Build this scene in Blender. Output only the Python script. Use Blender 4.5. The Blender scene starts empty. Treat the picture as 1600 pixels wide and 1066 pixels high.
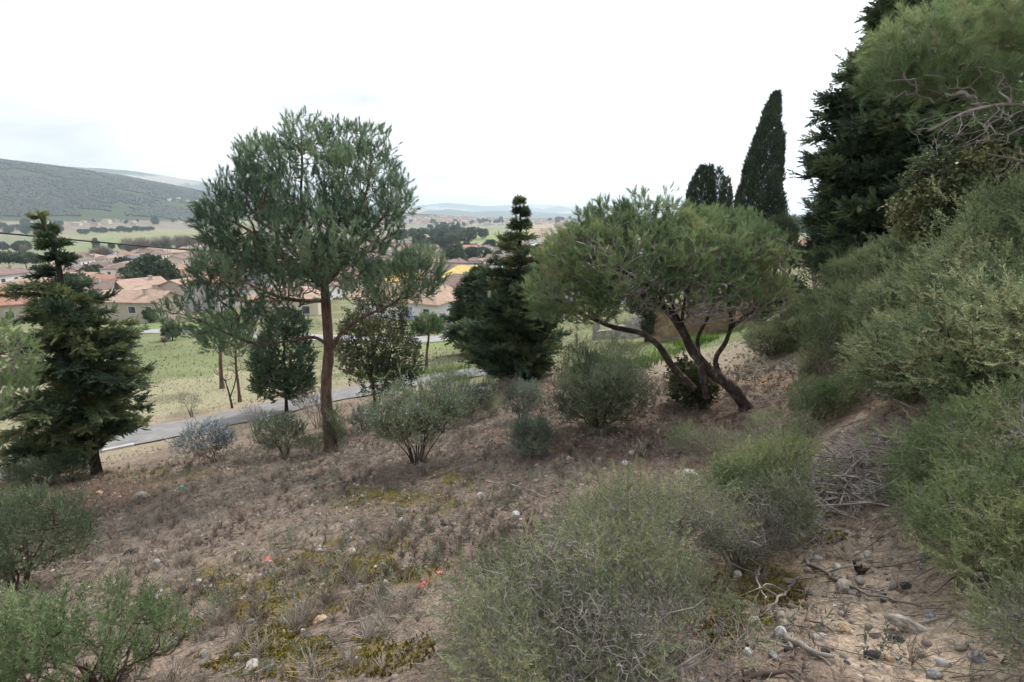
import bpy, math, random
import numpy as np
from math import radians, sin, cos, pi
random.seed(7); rng = np.random.default_rng(11)
SC = bpy.context.scene; COL = SC.collection
# ---------------------------------------------------------------- camera, light, exposure
FPX, CXP, CYP = 800.0, 800.0, 533.0
PITCH = math.atan(195 / 800.0)
cam = bpy.data.cameras.new('camera'); cam_ob = bpy.data.objects.new('camera', cam); COL.objects.link(cam_ob)
cam.sensor_width = 36; cam.lens = 18.0; cam.clip_start = .05; cam.clip_end = 60000
cam_ob.location = (0, 0, 0); cam_ob.rotation_euler = (pi / 2 - PITCH, 0, 0)
SC.camera = cam_ob
SC.view_settings.view_transform = 'Standard'; SC.view_settings.look = 'None'; SC.view_settings.gamma = 1
SC.view_settings.exposure = 1.22
SUN_EL, SUN_AZ = radians(48), radians(35)         # azimuth clockwise from +Y (to the right of the view)
w = bpy.data.worlds.new("World"); SC.world = w; w.use_nodes = True
nt = w.node_tree; nt.nodes.clear()
sky = nt.nodes.new('ShaderNodeTexSky'); sky.sky_type = 'NISHITA'; sky.sun_disc = False
sky.sun_elevation = SUN_EL; sky.sun_rotation = SUN_AZ; sky.dust_density = 3; sky.air_density = 1.2
tcn = nt.nodes.new('ShaderNodeTexCoord'); mp = nt.nodes.new('ShaderNodeMapping'); mp.inputs['Scale'].default_value = (1, 1, 4); mp.inputs['Location'].default_value = (2.7, 2.7, 0)
cn = nt.nodes.new('ShaderNodeTexNoise'); cn.inputs['Scale'].default_value = 1.6; cn.inputs['Detail'].default_value = 7; cn.inputs['Roughness'].default_value = .55
crp = nt.nodes.new('ShaderNodeValToRGB')
crp.color_ramp.elements[0].position = .38; crp.color_ramp.elements[0].color = (3.75, 3.92, 4.2, 1)
crp.color_ramp.elements[1].position = .62; crp.color_ramp.elements[1].color = (7.6, 7.7, 7.9, 1)
mixs = nt.nodes.new('ShaderNodeMix'); mixs.data_type = 'RGBA'; mixs.inputs[0].default_value = .93
bg = nt.nodes.new('ShaderNodeBackground'); bg.inputs['Strength'].default_value = .1
wo = nt.nodes.new('ShaderNodeOutputWorld')
L = nt.links.new
L(tcn.outputs['Generated'], mp.inputs[0]); L(mp.outputs[0], cn.inputs['Vector']); L(cn.outputs['Fac'], crp.inputs[0])
L(sky.outputs[0], mixs.inputs[6]); L(crp.outputs[0], mixs.inputs[7]); L(mixs.outputs[2], bg.inputs[0]); L(bg.outputs[0], wo.inputs[0])
sun = bpy.data.lights.new('sun', 'SUN'); sun.energy = 1.5; sun.angle = radians(10); sun.color = (1, .97, .93)
so = bpy.data.objects.new('sun', sun); COL.objects.link(so)
so.rotation_euler = (pi / 2 - SUN_EL, 0, -SUN_AZ + pi)
SC.cycles.max_bounces = 5; SC.cycles.diffuse_bounces = 3; SC.cycles.glossy_bounces = 1; SC.cycles.transmission_bounces = 2; SC.cycles.volume_bounces = 2
SC.cycles.transparent_max_bounces = 4; SC.cycles.use_denoising = True; SC.cycles.adaptive_threshold = .03
SC.cycles.caustics_reflective = False; SC.cycles.caustics_refractive = False

# ---------------------------------------------------------------- helpers: sight lines, meshes, materials
def P(px, py, Y):
    u = (px - CXP) / FPX; v = (CYP - py) / FPX
    y = cos(PITCH) + v * sin(PITCH); z = -sin(PITCH) + v * cos(PITCH)
    return np.array([u / y * Y, Y, z / y * Y])
def tag(o, label=None, cat=None, group=None, kind=None):
    if label: o['label'] = label
    if cat: o['category'] = cat
    if group: o['group'] = group
    if kind: o['kind'] = kind
    return o
def thing(name, loc, label, cat, group=None, rz=0):
    o = bpy.data.objects.new(name, None); COL.objects.link(o); o.location = [float(a) for a in loc]; o.rotation_euler.z = rz
    o.empty_display_size = .2
    return tag(o, label, cat, group)
def link(name, me, parent=None):
    o = bpy.data.objects.new(name, me); COL.objects.link(o)
    if parent: o.parent = parent
    return o
def npmesh(name, V, Fc, mats, tint=None, smooth=False, midx=None, col=None):
    """V (n,3), Fc (m,k) constant polygon size"""
    V = np.asarray(V, dtype=np.float32); Fc = np.asarray(Fc, dtype=np.int32)
    me = bpy.data.meshes.new(name)
    n, (m, k) = len(V), Fc.shape
    me.vertices.add(n); me.vertices.foreach_set('co', V.ravel())
    me.loops.add(m * k); me.loops.foreach_set('vertex_index', Fc.ravel())
    me.polygons.add(m); me.polygons.foreach_set('loop_start', np.arange(0, m * k, k, dtype=np.int32))
    if not isinstance(mats, (list, tuple)): mats = [mats]
    for a in mats: me.materials.append(a)
    if midx is not None: me.polygons.foreach_set('material_index', np.asarray(midx, dtype=np.int32))
    if smooth: me.polygons.foreach_set('use_smooth', np.ones(m, dtype=bool))
    me.update(calc_edges=True)
    if tint is not None:
        a = me.attributes.new('tint', 'FLOAT', 'POINT'); a.data.foreach_set('value', np.asarray(tint, dtype=np.float32))
    if col is not None:
        a = me.attributes.new('albedo', 'FLOAT_COLOR', 'POINT')
        c = np.ones((n, 4), dtype=np.float32); c[:, :3] = col; a.data.foreach_set('color', c.ravel())
    return me
class MB:
    """collects mixed polygons with material slots"""
    def __init__(s): s.v = []; s.f = []; s.m = []
    def poly(s, pts, mi=0):
        b = len(s.v); s.v += [tuple(float(c) for c in p) for p in pts]; s.f.append(list(range(b, b + len(pts)))); s.m.append(mi)
    def box(s, x0, x1, y0, y1, z0, z1, mi=0):
        b = len(s.v)
        s.v += [(x, y, z) for z in (z0, z1) for x, y in ((x0, y0), (x1, y0), (x1, y1), (x0, y1))]
        for q in ((3, 2, 1, 0), (4, 5, 6, 7), (0, 1, 5, 4), (1, 2, 6, 5), (2, 3, 7, 6), (3, 0, 4, 7)):
            s.f.append([b + i for i in q]); s.m.append(mi)
    def build(s, name, mats, parent=None, smooth=False):
        me = bpy.data.meshes.new(name); me.from_pydata(s.v, [], s.f)
        for a in (mats if isinstance(mats, (list, tuple)) else [mats]): me.materials.append(a)
        for p, mi in zip(me.polygons, s.m): p.material_index = mi; p.use_smooth = smooth
        me.update(); return link(name, me, parent)
def newmat(name):
    m = bpy.data.materials.new(name); m.use_nodes = True; t = m.node_tree; t.nodes.clear()
    o = t.nodes.new('ShaderNodeOutputMaterial'); return m, t, o
def ramp(t, fac, stops, interp='LINEAR'):
    r = t.nodes.new('ShaderNodeValToRGB'); r.color_ramp.interpolation = interp
    e = r.color_ramp.elements
    while len(e) < len(stops): e.new(.5)
    for q, (p, c) in zip(e, stops): q.position = p; q.color = (*c, 1)
    t.links.new(fac, r.inputs[0]); return r.outputs[0]
def noise(t, scale, detail=4, rough=.55, vec=None):
    n = t.nodes.new('ShaderNodeTexNoise'); n.inputs['Scale'].default_value = scale; n.inputs['Detail'].default_value = detail
    n.inputs['Roughness'].default_value = rough
    if vec is not None: t.links.new(vec, n.inputs['Vector'])
    return n.outputs['Fac']
def objco(t):
    return t.nodes.new('ShaderNodeTexCoord').outputs['Object']
def foliage_mat(name, cols, transl=.25, rough=.6, spec=.25):
    """colour by the 'tint' attribute: each leaf or clump its own"""
    m, t, o = newmat(name)
    a = t.nodes.new('ShaderNodeAttribute'); a.attribute_name = 'tint'
    n = len(cols); c = ramp(t, a.outputs['Fac'], [(p, k) for p, k in cols])
    b = t.nodes.new('ShaderNodeBsdfPrincipled'); b.inputs['Roughness'].default_value = rough; b.inputs['Specular IOR Level'].default_value = spec
    t.links.new(c, b.inputs['Base Color'])
    if transl:
        tr = t.nodes.new('ShaderNodeBsdfTranslucent'); t.links.new(c, tr.inputs[0])
        mx = t.nodes.new('ShaderNodeMixShader'); mx.inputs[0].default_value = transl
        t.links.new(b.outputs[0], mx.inputs[1]); t.links.new(tr.outputs[0], mx.inputs[2]); t.links.new(mx.outputs[0], o.inputs[0])
    else: t.links.new(b.outputs[0], o.inputs[0])
    return m
def solid_mat(name, stops, scale=3, detail=5, rough=.85, spec=.2, bump=0, bscale=None, metal=0, stretch=None, rgh=.55):
    m, t, o = newmat(name); v = objco(t)
    if stretch:
        mpn = t.nodes.new('ShaderNodeMapping'); mpn.inputs['Scale'].default_value = stretch; t.links.new(v, mpn.inputs[0]); v = mpn.outputs[0]
    f = noise(t, scale, detail, rgh, v); c = ramp(t, f, stops)
    b = t.nodes.new('ShaderNodeBsdfPrincipled'); b.inputs['Roughness'].default_value = rough; b.inputs['Specular IOR Level'].default_value = spec
    b.inputs['Metallic'].default_value = metal
    t.links.new(c, b.inputs['Base Color'])
    if bump:
        f2 = noise(t, bscale or scale * 3, 5, .6, v)
        bn = t.nodes.new('ShaderNodeBump'); bn.inputs['Strength'].default_value = bump; bn.inputs['Distance'].default_value = .05
        t.links.new(f2, bn.inputs['Height']); t.links.new(bn.outputs[0], b.inputs['Normal'])
    t.links.new(b.outputs[0], o.inputs[0]); return m
def vnoise(x, y, seed=0):
    """smooth value noise, numpy"""
    xi = np.floor(x).astype(np.int64); yi = np.floor(y).astype(np.int64); xf = x - xi; yf = y - yi
    def h(a, b):
        n = (a * 374761393 + b * 668265263 + seed * 974711) & 0xffffffff
        n = ((n ^ (n >> 13)) * 1274126177) & 0xffffffff
        return ((n ^ (n >> 16)) & 0xffff) / 65535.0
    u = xf * xf * (3 - 2 * xf); v = yf * yf * (3 - 2 * yf)
    return (h(xi, yi) * (1 - u) + h(xi + 1, yi) * u) * (1 - v) + (h(xi, yi + 1) * (1 - u) + h(xi + 1, yi + 1) * u) * v
def fbm(x, y, seed=0, o=4):
    s = 0; a = .5
    for i in range(o): s = s + a * vnoise(x * 2 ** i, y * 2 ** i, seed + i * 7); a *= .5
    return s / (1 - .5 ** o)
def sstep(a, b, x):
    t = np.clip((x - a) / (b - a), 0, 1); return t * t * (3 - 2 * t)

# ---------------------------------------------------------------- terrain: one height function for everything
CP = [(800,1066,1.7),(0,1066,2.5),(400,1066,2.1),(1200,1066,1.65),(1600,1066,1.5),(1400,1000,2.0),(600,850,4.6),(0,930,5.0),(515,700,13),
 (150,740,12.5),(1165,640,10.5),(655,722,8.6),(335,722,11.5),(935,668,9.3),(815,590,19),(200,685,17.5),(0,720,15.5),(380,650,20),(540,615,23.5),
 (300,600,27),(100,600,26),(250,545,40),(0,560,38),(250,520,50),(700,525,47),(700,560,33),(640,590,25),(660,492,72),(800,500,60),(310,480,120),(215,505,95),(0,500,90),
 (200,420,260),(0,420,260),(350,420,260),(500,420,260),(150,400,400),(400,390,420),(150,370,850),(-100,370,850),(350,370,850),
 (700,400,380),(640,425,240),(750,425,230),(850,420,230),(750,372,620),(850,380,500),(890,360,850),(600,370,850),(700,352,1300),(830,356,1100),
 (1010,530,23),(1150,518,23),(1080,560,17),(900,545,24),(980,600,13.5),(880,590,17),(1300,440,19),(1250,480,24),(1250,402,70),(1150,400,90),(1240,362,260),(1400,362,260),(1000,420,110),(950,450,75),(1000,380,260),(1000,356,1100),
 (1600,500,6),(1600,400,10),(1450,560,7),(1450,480,11),(1250,600,10.3),(1200,700,6.6),(1350,700,5.2),(1400,850,3.0),(1600,950,1.95),(1600,700,3.3),
 (1000,850,3.8),(900,760,6.0),(1000,720,7.2),(700,800,5.9),(400,800,7.2),(200,800,8.6),(0,770,10.2),(400,950,3.6),(200,1000,3.0),(600,950,3.1),(0,1000,3.6),(820,930,3.0)]
cpts = [P(*c) for c in CP]
for th in (-60, -48, 48, 60):
    for r, z in (((1500, -8),) if th < 0 else ((300, -12), (900, -30))):
        cpts.append(np.array([r * sin(radians(th)), r * cos(radians(th)), z]))
cpts = np.array(cpts)
def pol(x, y): return np.arctan2(x, y) * 2.0, np.log(np.maximum(np.hypot(x, y), 1e-6))
_th, _lr = pol(cpts[:, 0], cpts[:, 1]); _s = (cpts[:, 2] + 1.7) / np.hypot(cpts[:, 0], cpts[:, 1])
def _k(d2): return .5 * d2 * np.log(d2 + 1e-12)
_n = len(_th); _A = np.zeros((_n + 3, _n + 3))
_A[:_n, :_n] = _k((_th[:, None] - _th) ** 2 + (_lr[:, None] - _lr) ** 2) + np.eye(_n) * .004
_A[:_n, _n:] = np.c_[np.ones(_n), _th, _lr]; _A[_n:, :_n] = _A[:_n, _n:].T
_w = np.linalg.solve(_A, np.r_[_s, 0, 0, 0])
def el(px, py):
    p = P(px, py, 1.0); return math.atan2(p[0], 1.0), p[2] / math.hypot(p[0], 1.0)
RIDGES = []
def ridge(pts, foot, crest, back, rough):
    q = sorted(el(*p) for p in pts); RIDGES.append((np.array([a for a, b in q]), np.array([b for a, b in q]) * crest, foot, crest, back, rough))
ridge([(-600,190),(-300,222),(0,250),(100,262),(200,277),(300,296),(340,305),(420,318),(520,330),(620,338),(800,342),(1800,342)], 1450, 2400, 5000, 14)
ridge([(-600,252),(0,258),(100,260),(165,263),(200,267),(225,271),(340,288),(420,300),(500,312),(640,325),(720,330),(800,336),(1800,340)], 4300, 6000, 8000, 30)
ridge([(-600,300),(500,326),(640,322),(700,317),(760,322),(820,319),(870,321),(930,327),(1000,330),(1240,336),(1300,338),(1800,330)], 7000, 9500, 11500, 45)
ridge([(0,340),(560,340),(600,336),(640,333),(700,337),(760,342),(830,347),(900,352),(1800,352)], 1600, 2500, 4200, 5)
ridge([(0,342),(560,340),(660,330),(700,327),(740,331),(800,328),(860,333),(930,336),(1300,341),(1800,341)], 4300, 5800, 7000, 25)
def hz(x, y):
    x = np.atleast_1d(np.asarray(x, float)); y = np.atleast_1d(np.asarray(y, float)); sh = x.shape; x = x.ravel(); y = y.ravel()
    r = np.maximum(np.hypot(x, y), .8)
    th = np.arctan2(x, y); thc = np.clip(th, -1.05, 1.05)
    out = np.empty(len(x)); lr = np.log(np.clip(r, 1.2, 1500))
    for i in range(0, len(x), 20000):
        j = slice(i, i + 20000); a = thc[j] * 2; b = lr[j]
        out[j] = _k((a[:, None] - _th) ** 2 + (b[:, None] - _lr) ** 2) @ _w[:_n] + _w[_n] + _w[_n + 1] * a + _w[_n + 2] * b
    zi = out * np.minimum(r, 1500) - 1.7
    # behind the viewer both ends meet in the mean slope
    bk = sstep(1.05, 2.4, np.abs(th)); zi = zi * (1 - bk) + (-1.7 + .0 * r) * bk
    f = sstep(900, 1600, r); zi = zi * (1 - f) + -33 * f
    best = np.full(len(x), -33.0)
    for ta, hh, foot, crest, back, rough in RIDGES:
        H = np.interp(th, ta, hh) + 33
        up = sstep(foot, crest, r) * .75 + .25 * np.clip((r - foot) / (crest - foot), 0, 1); dn = 1 - sstep(crest, back, r) * .8
        z = -33 + H * np.where(r < crest, up, dn) + rough * (fbm(x / 420, y / 420, 5) - .5) * np.where(r < crest, up * (1 - up) * 4 * .9 + .1, 1) * (r > foot)
        best = np.maximum(best, np.where(r > foot, z, -33))
    zi = np.maximum(zi, np.where(best > -32.9, best, -1e9))
    return zi.reshape(sh)
def micro(x, y):
    r = np.hypot(x, y)
    a = .10 * (fbm(x * .9, y * .9, 3) - .5) + .035 * (fbm(x * 4, y * 4, 9) - .5) * 2 + .018 * (fbm(x * 16, y * 16, 19, 3) - .5) * 2
    return a * sstep(60, 25, r) if False else a * (1 - sstep(18, 40, r))
def H(x, y): return float((hz(x, y) + micro(np.atleast_1d(float(x)), np.atleast_1d(float(y))))[0])
_YS = np.exp(np.linspace(math.log(1.1), math.log(9000), 340))
def G(px, py):
    """where the sight line meets the ground"""
    d = P(px, py, 1.0); X = d[0] * _YS; Z = d[2] * _YS; g = hz(X, _YS) + micro(X, _YS)
    k = np.nonzero(Z < g)[0]
    if len(k) == 0 or k[0] == 0: k = [1 if len(k) else len(_YS) - 1]
    i = k[0]; f = (Z[i-1] - g[i-1]) / ((Z[i-1] - g[i-1]) - (Z[i] - g[i]) + 1e-9); Y = _YS[i-1] + (_YS[i] - _YS[i-1]) * min(max(f, 0), 1)
    return np.array([d[0] * Y, Y, H(d[0] * Y, Y)])
def inpoly(x, y, poly):
    c = np.zeros(x.shape, bool); n = len(poly)
    for i in range(n):
        x0, y0 = poly[i]; x1, y1 = poly[i - 1]
        with np.errstate(divide='ignore', invalid='ignore'):
            c ^= ((y0 > y) != (y1 > y)) & (x < (x1 - x0) * (y - y0) / (y1 - y0 + 1e-12) + x0)
    return c
def to_px(x, y, z):
    """picture coordinates of world points, used only to lay out regions once on the ground"""
    f = y * cos(PITCH) - z * sin(PITCH); v = y * sin(PITCH) + z * cos(PITCH); f = np.maximum(f, 1e-3)
    return CXP + FPX * x / f, CYP - FPX * v / f
# ---------------------------------------------------------------- ground sheet (polar grid out to the horizon) and hills
def build_ground():
    tf = np.linspace(-1.05, 1.05, 900); tb = np.linspace(1.05, 2 * pi - 1.05, 60)[1:-1]
    th = np.concatenate([tf, tb]); nth = len(th)
    rr = np.concatenate([[.05], np.exp(np.linspace(math.log(.5), math.log(60), 620)), np.exp(np.linspace(math.log(60), math.log(12000), 330))[1:]])
    R, T = np.meshgrid(rr, th, indexing='ij'); X = R * np.sin(T); Y = R * np.cos(T)
    Z = hz(X, Y) + micro(X, Y)
    x, y, z = X.ravel(), Y.ravel(), Z.ravel()
    # base colours by region
    px, py = to_px(x, y, z); px = np.where(y > .2, px, -9999); r = np.hypot(x, y)
    n1 = fbm(x * .35, y * .35, 40); n2 = fbm(x * 1.6, y * 1.6, 50); n3 = fbm(x * 7, y * 7, 60)
    def C(*a): return np.array(a)
    def mixc(c, k, a):
        a = np.clip(a, 0, 1)[:, None]; return c * (1 - a) + np.array(k) * a
    col = np.tile(C(.212, .166, .130), (len(x), 1))
    col = mixc(col, (.165, .122, .096), sstep(.5, .7, n2) * .6)
    col = mixc(col, (.285, .24, .19), sstep(.52, .72, fbm(x * 2.3 + 9, y * 2.3, 77)) * .55)
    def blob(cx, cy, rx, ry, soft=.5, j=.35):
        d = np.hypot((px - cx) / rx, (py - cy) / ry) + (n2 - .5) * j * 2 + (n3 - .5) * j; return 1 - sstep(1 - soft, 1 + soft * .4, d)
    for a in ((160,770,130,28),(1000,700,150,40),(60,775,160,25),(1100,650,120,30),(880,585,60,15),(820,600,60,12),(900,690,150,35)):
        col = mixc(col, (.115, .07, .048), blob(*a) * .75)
    moss = np.zeros(len(x))
    for a in ((420,960,190,75),(560,880,160,40),(480,1010,200,60),(620,780,110,25),(330,1000,80,50),(700,750,60,20),(1180,930,90,60),(1270,835,60,14),(1150,990,70,40),(250,745,120,14),(90,1000,50,25),(850,700,50,15)):
        moss = np.maximum(moss, blob(*a, .7, .9))
    moss *= sstep(.34, .54, fbm(x * 3.1, y * 3.1, 90)) * .95
    col = mixc(col, (.15, .118, .03), moss)
    for a in ((1400,950,190,120),(1330,850,110,40),(1500,1040,200,80),(1310,500,150,22),(1200,545,90,14)):
        col = mixc(col, (.33, .265, .20), blob(*a, .6, .25) * .85)
    for a in ((1250,590,160,28),(1380,610,90,35),(1270,640,80,20),(1100,600,100,12)):
        col = mixc(col, (.36, .25, .16), blob(*a, .6, .3) * .8)
    # terrace, meadow and field beyond the hillside
    def reg(poly, k, a=1, jit=3):
        q = inpoly(px + (n2 - .5) * jit * 4, py + (n3 - .5) * jit * 2, poly) & (y > 12)
        return mixc(col, k, q * a)
    col = reg([(-900,800),(0,735),(170,722),(380,668),(560,622),(760,600),(1500,560),(1500,300),(-900,300)], (.29,.245,.175), .9)
    col = reg([(-900,790),(0,700),(180,660),(380,630),(560,600),(760,575),(1150,545),(1150,300),(-900,300)], (.265,.25,.16), 1)
    col = mixc(col, (.15,.165,.08), (py < 600) * (y > 20) * (py > 330) * sstep(.42, .6, n1 + (590 - np.clip(py, 530, 600)) * .003) * .85)
    col = reg([(200,520),(330,520),(345,560),(330,592),(215,590)], (.155,.18,.085), .75)
    col = reg([(180,505),(350,505),(350,520),(200,520)], (.16,.22,.08), .8)
    col = reg([(560,536),(745,536),(745,545),(560,545)], (.17,.22,.08), .7)
    for q in ([(560,572),(760,568),(760,590),(650,600),(560,595)], [(880,572),(1000,540),(1090,528),(1250,500),(1260,512),(1100,545),(1010,560),(900,590)]):
        col = reg(q, (.115,.16,.055), .7, 2)
    # the valley floor: fields, paddocks and bare vines
    far = r > 130
    base = np.where((fbm(x / 60, y / 40, 33) > .5)[:, None], np.array([[.20,.21,.12]]), np.array([[.24,.20,.155]]))
    col = np.where(far[:, None], base, col)
    def freg(poly, k, a=1):
        q = inpoly(px, py, poly) & far & (r < 2300); return mixc(col, k, q * a)
    town = [(-400,520),(-400,436),(0,432),(130,412),(340,398),(480,388),(640,365),(900,355),(1000,380),(1000,520)]
    col = freg(town, (.25,.225,.17), .8)
    col = freg([(60,400),(90,372),(400,366),(400,385),(330,400),(60,430)], (.20,.225,.115))
    col = freg([(70,378),(100,366),(400,345),(400,366),(90,374)], (.24,.235,.13))
    col = freg([(-400,352),(0,352),(60,352),(240,346),(400,343),(400,332),(230,330),(100,318),(-50,324),(-400,322)], (.27,.235,.165))
    col = freg([(100,324),(240,336),(400,345),(400,352),(200,346),(60,346)], (.245,.25,.125))
    col = freg([(-400,352),(0,350),(300,352),(300,358),(-400,366)], (.235,.18,.15))
    col = freg([(100,345),(300,346),(320,356),(120,358)], (.225,.19,.155))
    col = freg([(60,424),(60,404),(140,402),(140,420)], (.165,.215,.09))
    col = freg([(-100,372),(60,368),(90,395),(40,415),(-100,420)], (.19,.20,.12))
    col = freg([(722,362),(820,358),(860,362),(820,385),(760,388),(715,378)], (.21,.25,.11))
    col = freg([(820,362),(830,350),(900,350),(900,364),(830,372)], (.32,.26,.15))
    col = freg([(820,360),(870,356),(900,350),(900,362),(830,368)], (.30,.25,.14))
    wood = (r > 1450) & (x < 600) & (z > -12) & (r < 5200)
    col = np.where(wood[:, None], np.array([[.052,.066,.034]]) * (.75 + .8 * fbm(x / 35, y / 35, 70))[:, None], col)
    col = freg([(100,318),(240,330),(400,338),(420,332),(300,322),(100,312)], (.20,.20,.12), .0)
    f2 = (r > 4200); patch = fbm(x / 500, y / 900, 81)
    col = np.where(f2[:, None], np.where((patch > .6)[:, None], np.array([[.34,.30,.22]]), np.array([[.085,.10,.06]])), col)
    I = (np.arange(len(rr) - 1)[:, None] * nth + np.arange(nth)).ravel(); J = (np.arange(len(rr) - 1)[:, None] * nth + (np.arange(nth) + 1) % nth).ravel()
    F = np.c_[I, J, J + nth, I + nth][:, ::-1]
    V = np.c_[x, y, z]
    rf = np.repeat(rr[:-1], nth); hill = rf > 1450
    out = []
    for nm, sel in (('ground', ~hill), ('hills', hill)):
        Fs = F[sel]; u, inv = np.unique(Fs, return_inverse=True)
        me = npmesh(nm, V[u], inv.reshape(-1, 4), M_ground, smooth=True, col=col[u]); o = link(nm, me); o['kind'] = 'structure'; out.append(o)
    return out
def ground_mat():
    m, t, o = newmat('ground'); Ln = t.links.new; v = objco(t)
    at = t.nodes.new('ShaderNodeAttribute'); at.attribute_name = 'albedo'
    f1 = ramp(t, noise(t, 14, 6, .65, v), [(.3, (.55,.55,.55)), (.5, (1,1,1)), (.72, (1.5,1.45,1.4))])
    m1 = t.nodes.new('ShaderNodeMix'); m1.data_type = 'RGBA'; m1.blend_type = 'MULTIPLY'; m1.inputs[0].default_value = .85
    Ln(at.outputs['Color'], m1.inputs[6]); Ln(f1, m1.inputs[7])
    f2 = ramp(t, noise(t, 70, 3, .6, v), [(.32, (.5,.5,.5)), (.5, (1,1,1)), (.68, (1.6,1.55,1.5))])
    m2 = t.nodes.new('ShaderNodeMix'); m2.data_type = 'RGBA'; m2.blend_type = 'MULTIPLY'; m2.inputs[0].default_value = .8
    Ln(m1.outputs[2], m2.inputs[6]); Ln(f2, m2.inputs[7])
    f3 = ramp(t, noise(t, .09, 8, .7, v), [(.3, (.72,.72,.72)), (.5, (1,1,1)), (.7, (1.22,1.2,1.18))])
    m3 = t.nodes.new('ShaderNodeMix'); m3.data_type = 'RGBA'; m3.blend_type = 'MULTIPLY'; m3.inputs[0].default_value = 1
    Ln(m2.outputs[2], m3.inputs[6]); Ln(f3, m3.inputs[7])
    b = t.nodes.new('ShaderNodeBsdfPrincipled'); b.inputs['Roughness'].default_value = .95; b.inputs['Specular IOR Level'].default_value = .1
    Ln(m3.outputs[2], b.inputs['Base Color'])
    bn = t.nodes.new('ShaderNodeBump'); bn.inputs['Strength'].default_value = .5; bn.inputs['Distance'].default_value = .02
    Ln(noise(t, 45, 4, .7, v), bn.inputs['Height']); Ln(bn.outputs[0], b.inputs['Normal']); Ln(b.outputs[0], o.inputs[0])
    return m
M_ground = ground_mat()
build_ground()
# ---------------------------------------------------------------- plant toolkit
def unit(v): return v / (np.linalg.norm(v, axis=-1, keepdims=True) + 1e-9)
def frames(d):
    d = unit(d); a = np.where(np.abs(d[:, 2:3]) < .9, np.array([[0, 0, 1.]]), np.array([[1., 0, 0]]))
    u = unit(np.cross(a, d)); return u, np.cross(d, u), d
def smooth_path(pts, rad, step):
    """Catmull-Rom through the points"""
    p = np.array(pts, float); r = np.array(rad, float); q = np.vstack([2 * p[0] - p[1], p, 2 * p[-1] - p[-2]]); out = []; ro = []
    for i in range(len(p) - 1):
        n = max(1, int(np.linalg.norm(p[i+1] - p[i]) / step))
        for t in np.arange(n) / n:
            a, b, c, d = q[i:i+4]
            out.append(.5 * (2*b + (c-a)*t + (2*a-5*b+4*c-d)*t*t + (3*b-a-3*c+d)*t**3)); ro.append(r[i] + (r[i+1]-r[i])*t)
    out.append(p[-1]); ro.append(r[-1]); return np.array(out), np.array(ro)
def sweep(p, r, sides=10, rough=.12, seed=0):
    """a tube with bark relief along a path -> verts, quads"""
    n = len(p); t = np.gradient(p, axis=0); t = unit(t); u = np.zeros_like(p); a = np.array([1., 0, 0])
    for i in range(n):
        a = a - t[i] * (a @ t[i]); a = a / (np.linalg.norm(a) + 1e-9); u[i] = a
    v = np.cross(t, u); ang = np.arange(sides) * 2 * pi / sides
    k = 1 + rough * 2 * (np.array([[vnoise(np.array([j * 1.7]), np.array([i * .45]), seed)[0] for j in range(sides)] for i in range(n)]) - .5)
    V = p[:, None] + (np.cos(ang)[None, :, None] * u[:, None] + np.sin(ang)[None, :, None] * v[:, None]) * (r[:, None, None] * k[:, :, None])
    I, J = np.meshgrid(np.arange(n - 1), np.arange(sides), indexing='ij'); I = I.ravel(); J = J.ravel(); J2 = (J + 1) % sides
    return V.reshape(-1, 3), np.c_[I * sides + J, I * sides + J2, (I + 1) * sides + J2, (I + 1) * sides + J]
def sticks(a, b, ra, rb, sides=3):
    """many tapered sticks at once"""
    u, v, d = frames(b - a); ang = np.arange(sides) * 2 * pi / sides; c, s = np.cos(ang), np.sin(ang)
    ring = c[None, :, None] * u[:, None] + s[None, :, None] * v[:, None]
    V = np.concatenate([a[:, None] + ring * np.asarray(ra)[:, None, None], b[:, None] + ring * np.asarray(rb)[:, None, None]], 1)
    n = len(a); base = np.arange(n)[:, None, None] * 2 * sides; j = np.arange(sides); j2 = (j + 1) % sides
    F = base + np.stack([j, j2, j2 + sides, j + sides], 1)[None]
    return V.reshape(-1, 3), F.reshape(-1, 4)
def join(parts):
    V = []; F = []; b = 0
    for v, f in parts: V.append(v); F.append(f + b); b += len(v)
    return np.vstack(V), np.vstack(F)
def scatter(tmpl, pos, d, scale, roll=None, tint=None, flat=False):
    """place leaf templates: tmpl list of (verts, faces, vtint)"""
    n = len(pos); which = rng.integers(0, len(tmpl), n); u, v, w_ = frames(np.asarray(d, float))
    if flat:   # keep the template's X axis level
        u = unit(np.cross(np.array([[0, 0, 1.]]), w_) + 1e-6); v = np.cross(w_, u); a = rng.normal(0, .35, n)
    else: a = rng.uniform(0, 2 * pi, n)
    ca, sa = np.cos(a)[:, None], np.sin(a)[:, None]; u, v = u * ca + v * sa, v * ca - u * sa
    scale = np.broadcast_to(scale, (n,)); tint = np.full(n, .5) if tint is None else tint
    Vs = []; Fs = []; Ts = []; b = 0
    if n == 0: return np.zeros((0, 3)), np.zeros((0, tmpl[0][1].shape[1]), int), np.zeros(0)
    for k, (tv, tf, tt) in enumerate(tmpl):
        s = np.nonzero(which == k)[0]
        if not len(s): continue
        M = np.stack([u[s], v[s], w_[s]], 1) * scale[s][:, None, None]
        V = np.einsum('ki,nij->nkj', tv, M) + pos[s][:, None]
        F = tf[None] + (np.arange(len(s)) * len(tv))[:, None, None] + b
        Vs.append(V.reshape(-1, 3)); Fs.append(F.reshape(-1, tf.shape[1])); Ts.append((tint[s][:, None] + tt[None]).ravel()); b += len(s) * len(tv)
    return np.vstack(Vs), np.vstack(Fs), np.clip(np.concatenate(Ts), 0, 1)
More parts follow.
